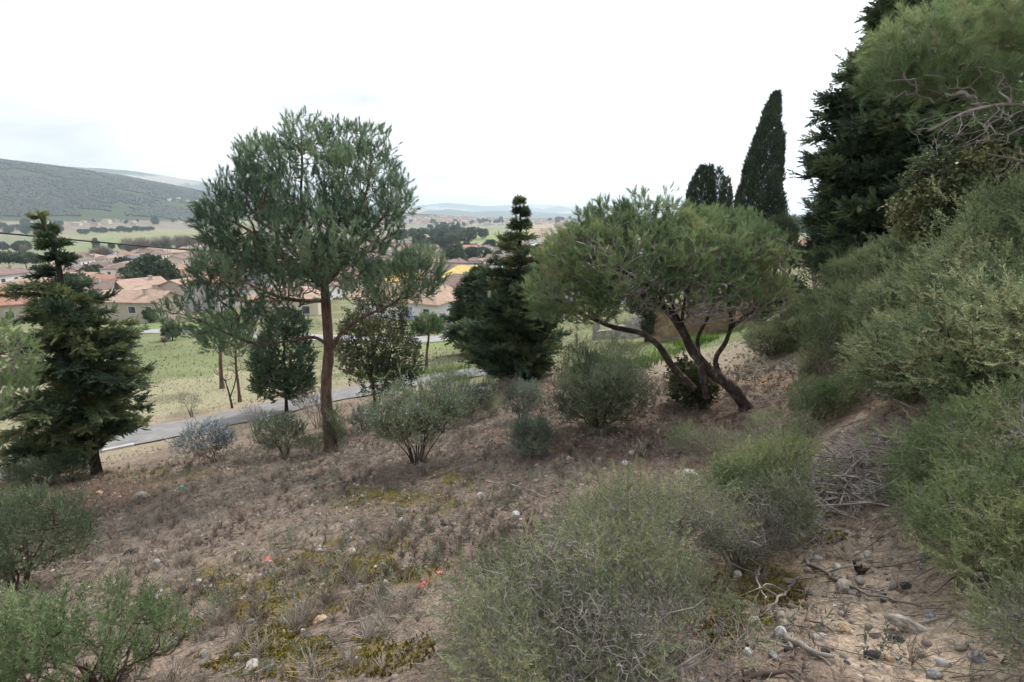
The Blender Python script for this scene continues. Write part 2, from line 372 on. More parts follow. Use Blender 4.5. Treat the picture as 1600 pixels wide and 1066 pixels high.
def t_needles(n, L, nl, wd, spread=(.5, 1.1), seed=0, curl=0):
    """pine shoot: needles round an axis of length L"""
    g = np.random.default_rng(seed); V = []; F = []; T = []
    for i in range(n):
        z = L * g.random() ** .8; a = g.uniform(0, 2 * pi); s = g.uniform(*spread) * (1 - .45 * z / max(L, .01)); d = np.array([cos(a) * sin(s), sin(a) * sin(s), cos(s)])
        sd = unit(np.cross(d, g.normal(size=3))) * wd; l = nl * g.uniform(.7, 1.1); p = np.array([0, 0, z])
        b = len(V); V += [p - sd, p + sd, p + d * l]; F.append([b, b+1, b+2]); T += [g.normal(0, .07)] * 3
    return np.array(V), np.array(F), np.array(T)
def t_leaves(n, L, ll, lw, spread=(.5, 1.2), seed=0, flat=0, end=.2):
    """leafy shoot: rhombic leaves round an axis; flat presses it into a spray"""
    g = np.random.default_rng(seed); V = []; F = []; T = []
    for i in range(n):
        z = L * (i + g.random()) / n; a = g.uniform(0, 2 * pi) if not flat else g.choice([0, pi]) + g.normal(0, .35)
        s = g.uniform(*spread) * (1 - end * z / L); d = np.array([cos(a) * sin(s), sin(a) * sin(s), cos(s)])
        sd = unit(np.cross(d, g.normal(size=3) if not flat else np.array([0, 1, 0]) + g.normal(0, .5, 3))) * lw * .5
        l = ll * g.uniform(.6, 1.15) * (1 - .4 * flat * z / L); p = np.array([0, 0, z]); b = len(V)
        V += [p, p + d * l * .5 + sd, p + d * l, p + d * l * .5 - sd]; F.append([b, b+1, b+2, b+3]); T += [g.normal(0, .08)] * 4
    return np.array(V), np.array(F), np.array(T)
def blob_pts(blobs, n, shell=.55):
    """blobs: (centre, radii, weight)"""
    wts = np.array([b[2] * (b[1][0] * b[1][1] * b[1][2]) ** .67 for b in blobs]); wts = wts / wts.sum()
    k = rng.choice(len(blobs), n, p=wts); d = unit(rng.normal(size=(n, 3))); r = rng.random(n) ** (1 / 3.0); r = r * (1 - shell) + shell * (.75 + .25 * rng.random(n))
    c = np.array([b[0] for b in blobs])[k]; R = np.array([b[1] for b in blobs])[k]; return c + d * R * r[:, None]
def grow(limbs, targets, bias=.3, step=.15, up=.1, jit=.06, tip=.003, gam=2.3):
    """limbs: list of (points, radii); every target is joined to the skeleton by a curved shoot"""
    pos = []; par = []; lim = []; plen = []; dirs = []
    for li, (p, r) in enumerate(limbs):
        for i in range(len(p)):
            if i == 0:
                if li == 0: pa = -1
                else: pa = int(np.argmin(np.linalg.norm(np.array(pos) - p[0], axis=1)))
            else: pa = len(pos) - 1
            d = (p[i] - pos[pa]) if pa >= 0 else np.array([0, 0, 1.]); l = np.linalg.norm(d)
            pos.append(p[i]); par.append(pa); lim.append(r[i]); dirs.append(d / (l + 1e-9)); plen.append((plen[pa] if pa >= 0 else 0) + l)
    n0 = len(pos); cap = n0 + len(targets) * 12
    Pn = np.zeros((cap, 3)); Dn = np.zeros((cap, 3)); Ln_ = np.zeros(cap); Pn[:n0] = pos; Dn[:n0] = dirs; Ln_[:n0] = plen; par = list(par); n = n0
    d0 = np.sqrt(((targets[:, None] - Pn[None, :n0:max(1, n0 // 60)]) ** 2).sum(-1)).min(1); tips = []
    skip = max(1, int(len(limbs[0][0]) * .25)) if len(limbs[0][0]) > 6 else 0
    C = np.zeros((8, cap), np.float32); ci = np.zeros(cap, int); c_ = n0 - skip; ci[:c_] = np.arange(skip, n0)   # candidate joints, component-wise
    C[0:3, :c_] = Pn[skip:n0].T; C[3:6, :c_] = Dn[skip:n0].T; C[6, :c_] = Ln_[skip:n0]; J = rng.normal(0, jit * step, (cap, 3))
    for ti in np.argsort(d0):
        t = targets[ti]; x = C[0, :c_] - np.float32(t[0]); y = C[1, :c_] - np.float32(t[1]); z = C[2, :c_] - np.float32(t[2]); dd = np.sqrt(x*x + y*y + z*z); back = x * C[3, :c_] + y * C[4, :c_] + z * C[5, :c_]
        j_ = int(np.argmin(dd + np.float32(bias) * C[6, :c_] + np.float32(.35) * np.maximum(back, 0))); j = ci[j_]; L_ = float(dd[j_]); m = min(11, max(1, int(round(L_ / step))))
        pj = Pn[j]; s = (np.arange(1, m + 1) / m)[:, None]; c = pj + Dn[j] * L_ * .35 + np.array([0, 0, -up * L_]) * .5
        q = (1-s)**2 * pj + 2*s*(1-s) * c + s*s * t; q[:-1] += J[n:n+m-1]
        dv = np.diff(np.vstack([pj, q]), axis=0); l = np.sqrt((dv * dv).sum(1)); Pn[n:n+m] = q; Dn[n:n+m] = dv / (l[:, None] + 1e-9); Ln_[n:n+m] = Ln_[j] + np.cumsum(l)
        par.append(j); par.extend(range(n, n + m - 1)); k = np.arange(n + m - 1, n - 1, -2); nk = len(k); ci[c_:c_+nk] = k
        C[0:3, c_:c_+nk] = Pn[k].T; C[3:6, c_:c_+nk] = Dn[k].T; C[6, c_:c_+nk] = Ln_[k]; c_ += nk; n += m; tips.append(n - 1)
    Pn = Pn[:n]; par = np.array(par); cnt = np.zeros(n); cnt[tips] = 1
    for i in range(n - 1, n0 - 1, -1): cnt[par[i]] += cnt[i]
    rad = tip * np.maximum(cnt, 1) ** (1 / gam)
    h = np.zeros(n, int)      # steps from the tip
    for i in range(n - 1, n0 - 1, -1): h[par[i]] = max(h[par[i]], h[i] + 1)
    return dict(p=Pn, par=par, rad=rad, n0=n0, d=Dn[:n], h=h, tips=np.array(tips), cnt=cnt)
def twig_mesh(S, rmax=1, sides=3, big=.02):
    i = np.arange(S['n0'], len(S['p'])); pa = S['par'][i]; ra = np.minimum(S['rad'][i] * 1.15, np.where(pa < S['n0'], 1, S['rad'][pa])); ra = np.minimum(ra, rmax); rb = np.minimum(S['rad'][i], rmax)
    fat = rb > big; out = []
    if fat.any(): out.append(sticks(S['p'][pa[fat]], S['p'][i[fat]], ra[fat], rb[fat], 6))
    if (~fat).any(): out.append(sticks(S['p'][pa[~fat]], S['p'][i[~fat]], ra[~fat], rb[~fat], sides))
    return join(out)
def clump_tint(p, s, seed, lo=.25, hi=.75, j=.08):
    v = fbm(p[:, 0] / s + p[:, 2] / s * .7 + 50, p[:, 1] / s + p[:, 2] / s + 50, seed, 3); return lo + (hi - lo) * sstep(.3, .7, v) + rng.normal(0, j, len(p))
def pxl(base, pts, Y0, dz=None):
    """path given as sight lines (px, py, depth offset) at a tree's own distance, relative to its base"""
    return [P(a[0], a[1], Y0 + (a[2] if len(a) > 2 else 0)) - base for a in pts]
def pblob(base, px, py, rx, ry, Y0, dy=0, wgt=1, deep=None):
    c = P(px, py, Y0 + dy); a = abs((P(px + rx, py, Y0 + dy) - c)[0]); b = abs((P(px, py - ry, Y0 + dy) - c)[2]); return (c - base, np.array([a, deep if deep else (a + b) * .5, b]), wgt)

# bark and foliage colours (albedo)
M_bark = solid_mat('pine_bark', [(.25, (.035,.026,.022)), (.45, (.10,.072,.06)), (.62, (.20,.125,.095)), (.8, (.26,.22,.20))], 9, 8, .95, .1, 1, 16, stretch=(1, 1, .35), rgh=.7)
M_barkdark = solid_mat('dark_bark', [(.3, (.02,.017,.015)), (.55, (.065,.05,.042)), (.75, (.15,.13,.115))], 10, 7, .95, .1, .9, 20, stretch=(1, 1, .4), rgh=.65)
M_lichen = solid_mat('lichened_bark', [(.3, (.022,.018,.016)), (.5, (.075,.055,.048)), (.60, (.13,.11,.10)), (.66, (.30,.31,.24)), (.8, (.42,.44,.34))], 6, 9, .95, .1, 1, 14, stretch=(1, 1, .6), rgh=.7)
M_twig = solid_mat('grey_twig', [(.3, (.12,.095,.08)), (.55, (.26,.225,.20)), (.8, (.42,.385,.35))], 5, 4, .9, .1)
M_twigbr = solid_mat('brown_twig', [(.3, (.055,.04,.032)), (.55, (.12,.09,.07)), (.8, (.22,.175,.14))], 5, 4, .9, .1)
F_pine = foliage_mat('pine_needles', [(0, (.075,.13,.08)), (.4, (.125,.20,.115)), (.7, (.18,.265,.15)), (1, (.27,.34,.20))], .42)
F_pineol = foliage_mat('olive_pine_needles', [(0, (.12,.18,.085)), (.4, (.195,.265,.125)), (.7, (.26,.34,.155)), (.95, (.33,.39,.19)), (1, (.36,.27,.13))], .4)
F_cedar = foliage_mat('cypress_scales', [(0, (.05,.078,.05)), (.4, (.082,.125,.072)), (.7, (.14,.19,.095)), (1, (.25,.28,.13))], .35)
F_cypr = foliage_mat('column_cypress_scales', [(0, (.028,.045,.03)), (.5, (.055,.08,.045)), (.8, (.085,.11,.055)), (1, (.13,.13,.065))], .1)
F_oak = foliage_mat('holm_oak_leaves', [(0, (.04,.058,.03)), (.4, (.08,.105,.05)), (.7, (.14,.155,.075)), (1, (.23,.23,.11))], .15, .45, .4)
F_oakol = foliage_mat('ivy_oak_leaves', [(0, (.045,.062,.03)), (.4, (.085,.11,.05)), (.7, (.14,.16,.07)), (1, (.23,.22,.10))], .15, .5, .35)
TP_brush = [t_needles(38, .20, .095, .0045, (.35, 1.0), seed=s) for s in range(4)]
TP_brushB = [t_needles(30, .17, .095, .0042, (.35, 1.0), seed=s + 9) for s in range(4)]
TP_spray = [t_leaves(22, .26, .10, .030, (.35, .9), seed=s + 20, flat=1) for s in range(4)]
TP_col = [t_leaves(14, .22, .13, .035, (.1, .6), seed=s + 30) for s in range(4)]
TP_oak = [t_leaves(9, .16, .055, .034, (.6, 1.5), seed=s + 40) for s in range(4)]

def finish_tree(name, base, label, cat, trunkVF, twigVF, fol, mats, group=None):
    """Empty at the foot > trunk, branches, foliage"""
    t = thing(name, base, label, cat, group)
    if trunkVF: link('trunk', npmesh('trunk', trunkVF[0], trunkVF[1], mats[0], smooth=True), t)
    if twigVF: link('branches', npmesh('branches', twigVF[0], twigVF[1], mats[1]), t)
    if fol and len(fol[0]): link('crown', npmesh('crown', fol[0], fol[1], mats[2], tint=fol[2]), t)
    return t
def blob_tree(name, label, cat, foot, paths, blobs, n, tm, mats, Y0=None, step=.22, tuft=1.0, upw=.6, per=2, hmax=2, bias=.3, tip=.004, lo=.2, hi=.8, cl=.8, seed=1, shell=.5, bare=None, group=None, up=.1, keep=1.0, rmax=1, sides=10):
    """foot: where the trunk stands; paths: limbs as sight-line lists with radii; blobs: foliage masses"""
    base = foot if isinstance(foot, np.ndarray) else G(*foot); Y = Y0 or base[1]; limbs = []
    for pts, r0, r1 in paths:
        q = pxl(base, pts, Y); rr = np.linspace(r0, r1, len(q))
        limbs.append(smooth_path(q, rr, step * .6))
    limbs[0][0][0] = (0, 0, -.12)
    if len(limbs[0][1]) > 3: limbs[0][1][0] *= 1.5; limbs[0][1][1] *= 1.2
    B = [pblob(base, *b[:4], Y, *b[4:]) for b in blobs]
    T = blob_pts(B, n, shell)
    S = grow(limbs, T, bias, step, up, tip=tip)
    trunk = join([sweep(p, r, sides if i == 0 else 8, .14, seed + i) for i, (p, r) in enumerate(limbs)])
    idx = np.nonzero((np.arange(len(S['p'])) >= S['n0']) & (S['h'] <= hmax))[0]
    idx = np.repeat(idx, per); idx = idx[rng.random(len(idx)) < keep * np.where(S['h'][idx] == 0, 1, .75)]
    if bare is not None: idx = idx[bare(S['p'][idx] + base)]
    p = S['p'][idx] + rng.normal(0, step * .18, (len(idx), 3)); d = unit(S['d'][idx] * (1 - upw) + np.array([0, 0, upw]) + rng.normal(0, .28, (len(idx), 3)))
    fol = scatter(tm, p, d, tuft * rng.uniform(.75, 1.25, len(idx)), tint=clump_tint(p, cl, seed, lo, hi))
    return finish_tree(name, base, label, cat, trunk, twig_mesh(S, rmax), fol, mats, group)
def conifer(name, label, cat, foot, trunk_px, prof, nb, mats, tm, r0=.1, spray=1.0, droop=.25, upturn=.25, Y0=None, side=.5, dens=1.0, seed=1, lo=.2, hi=.8, start=0, group=None, tier=None):
    """layered conifer; prof: (py, left half-width px, right half-width px) against trunk height"""
    base = foot if isinstance(foot, np.ndarray) else G(*foot); Y = Y0 or base[1]
    q = pxl(base, trunk_px, Y); q[0] = np.array([0, 0, -.12]); tp, tr = smooth_path(q, np.linspace(r0, .008, len(q)), .12)
    prof = sorted(prof, key=lambda a: -a[0]); pz = np.array([(P(CXP, a[0], Y) - base)[2] for a in prof]); sc = Y / FPX / cos(PITCH)
    wl = np.array([a[1] for a in prof]) * sc; wr = np.array([a[2] for a in prof]) * sc
    zt = rng.uniform(pz[0], pz[-1], nb); th_ = tier or .3; zt = (np.floor(zt / th_) + .5) * th_ + rng.normal(0, th_ * .16, nb)
    prob = np.interp(zt, pz, (wl + wr)) ; prob = (prob / prob.max()) ** .8 * .75 + .25; zt = zt[rng.random(nb) < prob]; n = len(zt)
    az = rng.uniform(0, 2 * pi, n); cx = np.cos(az); L_ = np.where(cx > 0, np.interp(zt, pz, wr), np.interp(zt, pz, wl)); Lm = (np.interp(zt, pz, wr) + np.interp(zt, pz, wl)) / 2
    bo = fbm(az * 1.6 + 11, np.floor(zt / th_) * 1.7 + 5, seed, 2); L_ = (L_ * np.abs(cx) + Lm * (1 - np.abs(cx))) * (.66 + .56 * sstep(.25, .75, bo)) * rng.uniform(.55, 1.1, n) * np.where(rng.random(n) < .15, 1.2, 1)
    rise = upturn * L_                                                    # the shoot leaves the trunk below its own level
    o = np.stack([np.interp(zt - rise * .5, tp[:, 2], tp[:, 0]), np.interp(zt - rise * .5, tp[:, 2], tp[:, 1]), zt - rise * .5], 1)
    dirh = np.stack([np.cos(az), np.sin(az), np.zeros(n)], 1); m = 7; Pp = []; 
    for k in range(m + 1):
        s = k / m; z = (upturn * s - droop * s * s * 1.2 + droop * .5 * max(0, s - .75) * 2) * L_
        Pp.append(o + dirh * (L_ * s)[:, None] + np.c_[np.zeros(n), np.zeros(n), z] + rng.normal(0, .03, (n, 3)) * s * L_[:, None])
    A = []; Bq = []; RA = []; RB = []; sp = []; sd = []
    for k in range(m):
        A.append(Pp[k]); Bq.append(Pp[k+1]); rb = .004 + .022 * L_ / 2.2; RA.append(rb * (1 - k / m) + .002); RB.append(rb * (1 - (k + 1) / m) + .002)
        if k + 1 <= start: continue
        # side shoots carrying sprays
        dd = unit(Pp[k+1] - Pp[k]); perp = np.cross(dd, np.array([0, 0, 1.]))
        ns = np.maximum(1, (dens * (2 + 3 * L_)).astype(int))
        for s_ in range(int(ns.max())):
            sel = s_ < ns; f = rng.random(sel.sum())[:, None]; a0 = Pp[k][sel] * (1 - f) + Pp[k+1][sel] * f; sg = rng.choice([-1, 1], sel.sum())[:, None]
            sv = unit(dd[sel] * .8 + perp[sel] * sg * rng.uniform(.3, 1.1, (sel.sum(), 1)) + np.array([0, 0, .12]) + rng.normal(0, .18, (sel.sum(), 3)))
            ln = side * rng.uniform(.15, 1, (sel.sum(), 1)) * np.minimum(1, L_[sel][:, None]) * (1 - .5 * k / m); e = a0 + sv * ln + np.array([0, 0, -.05]) * ln
            A.append(a0); Bq.append(e); RA.append(np.full(len(e), .005)); RB.append(np.full(len(e), .002))
            for g_ in (.35, .7, 1.0):
                sp.append(a0 + (e - a0) * g_); sd.append(unit(sv + rng.normal(0, .3, sv.shape) + np.array([0, 0, .05])))
    tpz = tp[tp[:, 2] > pz[-1] - .5]; sp.append(np.repeat(tpz, 2, 0)); sd.append(unit(rng.normal(0, .4, (len(tpz) * 2, 3)) + np.array([0, 0, 1.])))
    sp = np.vstack(sp); sd = np.vstack(sd)
    fol = scatter(tm, sp, sd, spray * rng.uniform(.7, 1.25, len(sp)), tint=clump_tint(sp, .5, seed, lo, hi), flat=True)
    tw = sticks(np.vstack(A), np.vstack(Bq), np.concatenate(RA), np.concatenate(RB), 3)
    tr[0] *= 1.4
    return finish_tree(name, base, label, cat, sweep(tp, tr, 9, .12, seed), tw, fol, mats, group)
def column(name, label, cat, foot, Y, prof, n, mats, tm, spray=1.0, seed=1, lo=.2, hi=.7, group=None, axis=None, rough=.16):
    """spire or rounded evergreen: prof (py, x left, x right) in sight-line pixels at depth Y"""
    base = foot; prof = sorted(prof, key=lambda a: -a[0]); pz = np.array([(P(CXP, a[0], Y) - base)[2] for a in prof])
    xl = np.array([(P(a[1], a[0], Y) - base)[0] for a in prof]); xr = np.array([(P(a[2], a[0], Y) - base)[0] for a in prof])
    z = rng.uniform(pz[0], pz[-1], n * 3); r = (np.interp(z, pz, xr) - np.interp(z, pz, xl)) / 2; z = z[rng.random(n * 3) < .12 + .88 * r / r.max()][:n]; n = len(z)
    r = (np.interp(z, pz, xr) - np.interp(z, pz, xl)) / 2; cx = (np.interp(z, pz, xr) + np.interp(z, pz, xl)) / 2
    az = rng.uniform(0, 2 * pi, n); lump = 1 + rough * 2 * (fbm(az * 2.2 + 9, z * 1.1 + az, seed) - .5) + rough * 1.4 * (fbm(az * 6 + 9, z * .8, seed + 3, 2) - .5)
    f = np.where(rng.random(n) < .65, rng.uniform(.85, 1.0, n), rng.uniform(.3, .85, n)) * lump
    p = np.stack([cx + r * f * np.cos(az), r * f * np.sin(az), z], 1); out = np.stack([np.cos(az), np.sin(az), np.zeros(n)], 1)
    d = unit(out * .45 + np.array([0, 0, 1.]) + rng.normal(0, .22, (n, 3)))
    tp = np.stack([np.interp(np.linspace(0, pz[-1] * .95, 10), pz, (xl + xr) / 2), np.zeros(10), np.linspace(-.2, pz[-1] * .95, 10)], 1)
    fol = scatter(tm, p, d, spray * rng.uniform(.7, 1.3, n), tint=clump_tint(p, 1.0, seed, lo, hi, .1) + (f > .85) * .05)
    return finish_tree(name, base, label, cat, sweep(tp, np.linspace(.05 * max(r.max(), 1), .01, 10), 8), None, fol, mats, group)
# ---------------------------------------------------------------- the trees of the hillside
M_twigpale = solid_mat('pale_dead_twig', [(.3, (.20,.17,.155)), (.55, (.36,.32,.30)), (.8, (.52,.48,.45))], 5, 4, .9, .1)
blob_tree('pine_tree', 'tall wide-crowned pine standing alone with long bare lower limbs, forked red-brown trunk', 'tree', (517, 706),
 [([(517,706),(514,670),(510,630),(510,590),(513,560),(512,520),(509,470),(507,442)], .155, .10),
  ([(507,445),(525,425,-.1),(546,398,-.3),(562,380,-.4),(590,350,-.6),(615,315,-.7)], .075, .02),
  ([(507,448),(497,412,.2),(480,370,.3),(471,310,.2),(472,250,.1),(470,205,0)], .06, .015),
  ([(510,442),(503,395,.3),(520,340,.8),(536,280,1),(540,225,1)], .055, .015),
  ([(545,400,-.2),(556,350,.3),(575,290,.4),(580,235,.4)], .055, .015),
  ([(505,448),(462,412,-.4),(425,385,-.7),(375,352,-.8),(335,335,-.8)], .07, .015),
  ([(500,430),(450,380,.8),(410,320,1.2),(395,270,1.2)], .06, .012),
  ([(516,548),(538,516,-.2),(575,492,-.4),(612,476,-.5),(645,445,-.6),(672,415,-.6)], .05, .012),
  ([(514,540),(490,527,-.3),(455,532,-.7),(405,538,-1.0),(360,523,-1.2),(310,500,-1.3),(280,490,-1.3)], .045, .01),
  ([(510,470),(470,470,-.8),(430,462,-1.4),(380,440,-1.6),(345,425,-1.6)], .05, .01)],
 [(480,295,115,88,0,1.0),(400,345,78,80,-.3,1.0),(565,305,66,80,-.2,1.0),(375,410,62,48,-.8,1.0),(470,410,75,45,.3,.8),(590,365,42,42,-.5,.8),(345,350,36,42,-.8,1),(618,315,26,42,-.6,1),(455,450,66,32,-1.5,.6),(500,370,80,60,-1.4,.6),(330,460,45,35,-1.3,.8),(478,215,36,32,0,1.1),(540,225,45,30,.8,1.1),(590,235,26,36,.3,.9),(410,260,38,45,.9,1),
  (290,500,40,32,-1.3,.8),(350,520,46,32,-1.2,.8),(395,510,40,28,-1.2,.6),(345,430,44,30,-1.4,1.1),(430,470,50,32,-1.3,.9),(470,415,60,30,-1.2,.8),(520,400,50,30,-1.0,.6),(560,390,50,35,-.9,.8),(655,430,40,42,-.6,1.6),(612,450,42,36,-.5,1.1),(565,450,34,30,-.3,.7)],
 4300, TP_brush, [M_bark, M_twigbr, F_pine], step=.16, tuft=1.15, upw=.58, per=2, hmax=2, bias=.22, tip=.0035, lo=.12, hi=.85, cl=.7, seed=3, shell=.35)
blob_tree('pine_tree', 'low windswept pine with twisted lichen-spotted black trunks and a broad flat olive crown', 'tree', (1168, 640),
 [([(1168,640),(1142,605),(1108,578),(1082,548),(1066,516),(1048,490),(1030,472)], .13, .07),
  ([(1104,622,-.1),(1100,590,-.05),(1094,562,0)], .07, .06),
  ([(1084,608,-.1),(1052,574,0),(1030,542,.1),(1005,522,.1),(962,512,0),(925,498,-.2),(885,478,-.4),(850,455,-.4)], .085, .02),
  ([(1128,592,.1),(1119,572,.2),(1120,556,.2),(1134,534,.2),(1142,505,.2),(1138,472,.3),(1125,440,.4)], .065, .03),
  ([(1142,512,.2),(1175,486,.1),(1208,462,0),(1232,430,0),(1236,408,0)], .05, .015),
  ([(1094,562,0),(1090,530,.3),(1104,500,.5),(1120,470,.8),(1150,440,1)], .05, .02),
  ([(1060,505),(1045,465,-.4),(1000,440,-.7),(960,415,-.8)], .05, .015),
  ([(1066,516),(1068,480,-.3),(1080,440,-.5),(1100,400,-.6)], .04, .015),
  ([(1030,472),(985,455,.6),(940,430,1),(900,400,1.1)], .05, .012),
  ([(1040,482),(1020,430,.3),(1020,370,.4),(1025,330,.4)], .04, .01)],
 [(1010,400,170,62,0,1.3),(920,415,85,58,0,1.1),(1110,398,110,58,0,1.2),(1190,405,48,48,0,1.1),(858,452,40,42,-.3,1.1),(1030,350,90,34,.2,1),(950,352,50,36,0,1),(1120,358,75,30,.4,1),(900,465,70,30,-.2,1),(1000,435,90,34,-.7,1.0),(1100,440,90,32,-.6,.9),(1090,468,125,26,-.4,1.7),(970,470,80,24,-.5,1.3),(1185,462,55,34,-.2,1.6),(1120,492,95,16,-.2,.7),(915,488,60,20,-.3,1.2),(860,488,36,18,-.3,1),(1180,455,40,25,0,.4),(1000,312,12,14,.2,.5),(1046,312,12,16,.2,.5)],
 6600, TP_brushB, [M_lichen, M_twigpale, F_pineol], step=.13, tuft=1.0, upw=.45, per=3, hmax=2, bias=.2, tip=.0048, rmax=.03, lo=.15, hi=.85, cl=.55, seed=8, shell=.35,
 bare=lambda w_: (to_px(*w_.T)[1] < 450 + rng.normal(0, 26, len(w_)) + np.where(to_px(*w_.T)[0] < 960, 52, 0)))
conifer('conifer_tree', 'dark layered conifer with a thin open top, standing by the utility pole', 'tree', (817, 592),
 [(817,592),(815,520),(813,450),(812,390),(813,345),(812,318)],
 [(588,60,30),(570,86,44),(550,92,62),(525,92,60),(500,86,56),(470,74,54),(450,62,48),(430,50,41),(415,39,33),(395,29,28),(375,23,25),(355,13,16),(338,7,10),(325,2,4),(318,1,1)],
 360, [M_barkdark, M_barkdark, F_cedar], TP_spray, .15, .78, .15, .3, side=.5, dens=1.8, tier=.42, seed=4, lo=.25, hi=1)
conifer('conifer_tree', 'dark green layered conifer with a leaning bent top and drooping skirts above the grey lane', 'tree', (151, 741),
 [(151,741),(143,695),(133,640),(120,570),(104,490),(92,420),(80,375),(68,350),(60,336)],
 [(700,125,10),(682,125,50),(650,112,80),(615,90,98),(590,86,88),(565,82,96),(540,76,68),(510,68,72),(480,62,58),(462,62,54),(445,44,38),(425,32,34),(405,23,28),(385,16,19),(365,10,12),(350,7,7),(340,3,2)],
 270, [M_barkdark, M_barkdark, F_cedar], TP_spray, .14, .62, .25, .3, side=.36, dens=2.0, tier=.32, seed=5, lo=.2, hi=1)
base = P(1400, 445, 17.5); base[2] = H(base[0], base[1])
conifer('conifer_tree', 'huge dark spreading cypress rising above the shrubs out of the picture', 'tree', base,
 [(1400,450),(1402,330),(1408,200),(1415,80),(1425,-60),(1430,-200)],
 [(450,80,120),(425,92,140),(390,102,150),(350,106,160),(300,104,160),(240,100,150),(180,80,135),(120,52,120),(60,28,100),(0,14,90),(-80,40,60),(-200,4,4)],
 1400, [M_barkdark, M_barkdark, F_cedar], TP_spray, .35, 1.35, .2, .45, side=.8, dens=1.5, tier=.6, seed=6, lo=.05, hi=.85)
def colfoot(px, py, Y): b = P(px, py, Y); b[2] = H(b[0], b[1]); return b
column('cypress_tree', 'tall pointed cypress with a second thin spire pressed against its side', 'tree', colfoot(1190, 400, 40), 40,
 [(400,1150,1222),(360,1146,1221),(330,1148,1221),(300,1157,1220),(270,1165,1220),(240,1173,1222),(220,1180,1221),(200,1188,1217),(180,1194,1217),(160,1204,1217),(148,1211,1216)], 15000, [M_barkdark, M_barkdark, F_cypr], TP_col, 1.05, 7, rough=.13)
column('cypress_tree', 'blunt-topped dark cypress, the broadest of the three beside the tall pointed one', 'tree', colfoot(1092, 400, 50), 50,
 [(400,1060,1118),(350,1066,1116),(320,1072,1114),(295,1078,1114),(275,1087,1113),(262,1096,1112)], 6500, [M_barkdark, M_barkdark, F_cypr], TP_col, 1.25, 8, rough=.15)
column('cypress_tree', 'narrow ragged cypress between the blunt one and a shorter pointed one', 'tree', colfoot(1123, 400, 52), 52,
 [(400,1110,1136),(330,1112,1134),(300,1114,1133),(280,1117,1129),(264,1122,1125)], 2000, [M_barkdark, M_barkdark, F_cypr], TP_col, 1.15, 9, rough=.3)
column('cypress_tree', 'short pointed cypress nearest to the tall spire', 'tree', colfoot(1134, 400, 48), 48,
 [(400,1118,1146),(330,1122,1142),(310,1125,1142),(295,1130,1141),(280,1134,1138)], 2200, [M_barkdark, M_barkdark, F_cypr], TP_col, 1.15, 10, rough=.3)
column('evergreen_tree', 'rounded dark evergreen at the foot of the tall pointed cypress', 'tree', colfoot(1216, 410, 36), 36,
 [(420,1185,1244),(385,1182,1245),(365,1188,1242),(352,1196,1235),(342,1208,1224)], 2600, [M_barkdark, M_barkdark, F_cypr], TP_col, 1.1, 11, .3, .85, rough=.3)
column('evergreen_bush', 'dark rounded evergreen in front of the pink house by the stone ruin', 'bush', colfoot(1218, 505, 22), 22,
 [(510,1182,1262),(485,1180,1266),(465,1188,1260),(448,1200,1245),(440,1215,1235)], 2600, [M_barkdark, M_barkdark, F_oak], TP_oak, 2.0, 12, .1, .6, rough=.4)
for i, (px, py, rx, ht, Y, lb) in enumerate([(1238,352,9,18,240,'distant dark pine, the lowest of the row on the skyline beside the huge cypress'),(1252,352,9,16,230,'distant dark pine in the middle of the row on the skyline beside the huge cypress'),(1265,352,10,22,220,'distant dark pine closest to the huge cypress on the skyline')]):
    column('distant_pine', lb, 'tree', colfoot(px, py, Y), Y, [(py+22,px-rx,px+rx),(py,px-rx*1.3,px+rx*1.3),(py-ht*.45,px-rx*.7,px+rx*.7),(py-ht*.7,px-rx*.3,px+rx*.3)], 500, [M_barkdark, M_barkdark, F_cedar], TP_spray, 6, 14 + i, rough=.5, group='dark pines on the skyline')
b_ = P(1830, 560, 6.2); b_[2] = H(b_[0], b_[1])
blob_tree('pine_tree', 'near pine reaching in from the side with pale bare branches over the shrubs', 'tree', b_,
 [([(1830,560),(1815,400),(1800,250),(1780,120)], .16, .10),
  ([(1795,240),(1700,190,-.3),(1600,165,-.5),(1520,172,-.6),(1450,205,-.7)], .035, .008),
  ([(1790,170),(1700,110,0),(1600,80,.1),(1520,70,.1),(1440,80,.1)], .035, .008),
  ([(1800,280),(1710,260,.2),(1620,255,.2),(1540,240,.2)], .028, .007),
  ([(1785,130),(1700,20,.2),(1640,-30,.3)], .06, .02)],
 [(1440,80,80,62,0,1.3),(1520,60,85,70,.2,1.2),(1590,100,80,70,0,1),(1620,20,90,70,.3,.9),(1400,125,44,34,-.2,1.2),(1500,130,75,38,-.2,1.1),(1560,190,80,40,-.4,.8),(1490,205,70,34,-.5,.5),(1590,250,50,25,.2,.3),(1690,120,70,80,0,.7)],
 2700, [t_needles(34, .13, .12, .003, (.4, 1.2), seed=s + 60) for s in range(4)], [M_twig, M_twigpale, F_pineol], Y0=6.2, step=.12, tuft=.8, upw=.3, per=2, hmax=2, bias=.2, tip=.0022, lo=.1, hi=.85, cl=.4, seed=21, shell=.3,
 bare=lambda w_: (to_px(*w_.T)[1] < 180 + rng.normal(0, 25, len(w_))))
b_ = P(-150, 800, 8.0); b_[2] = H(b_[0], b_[1])
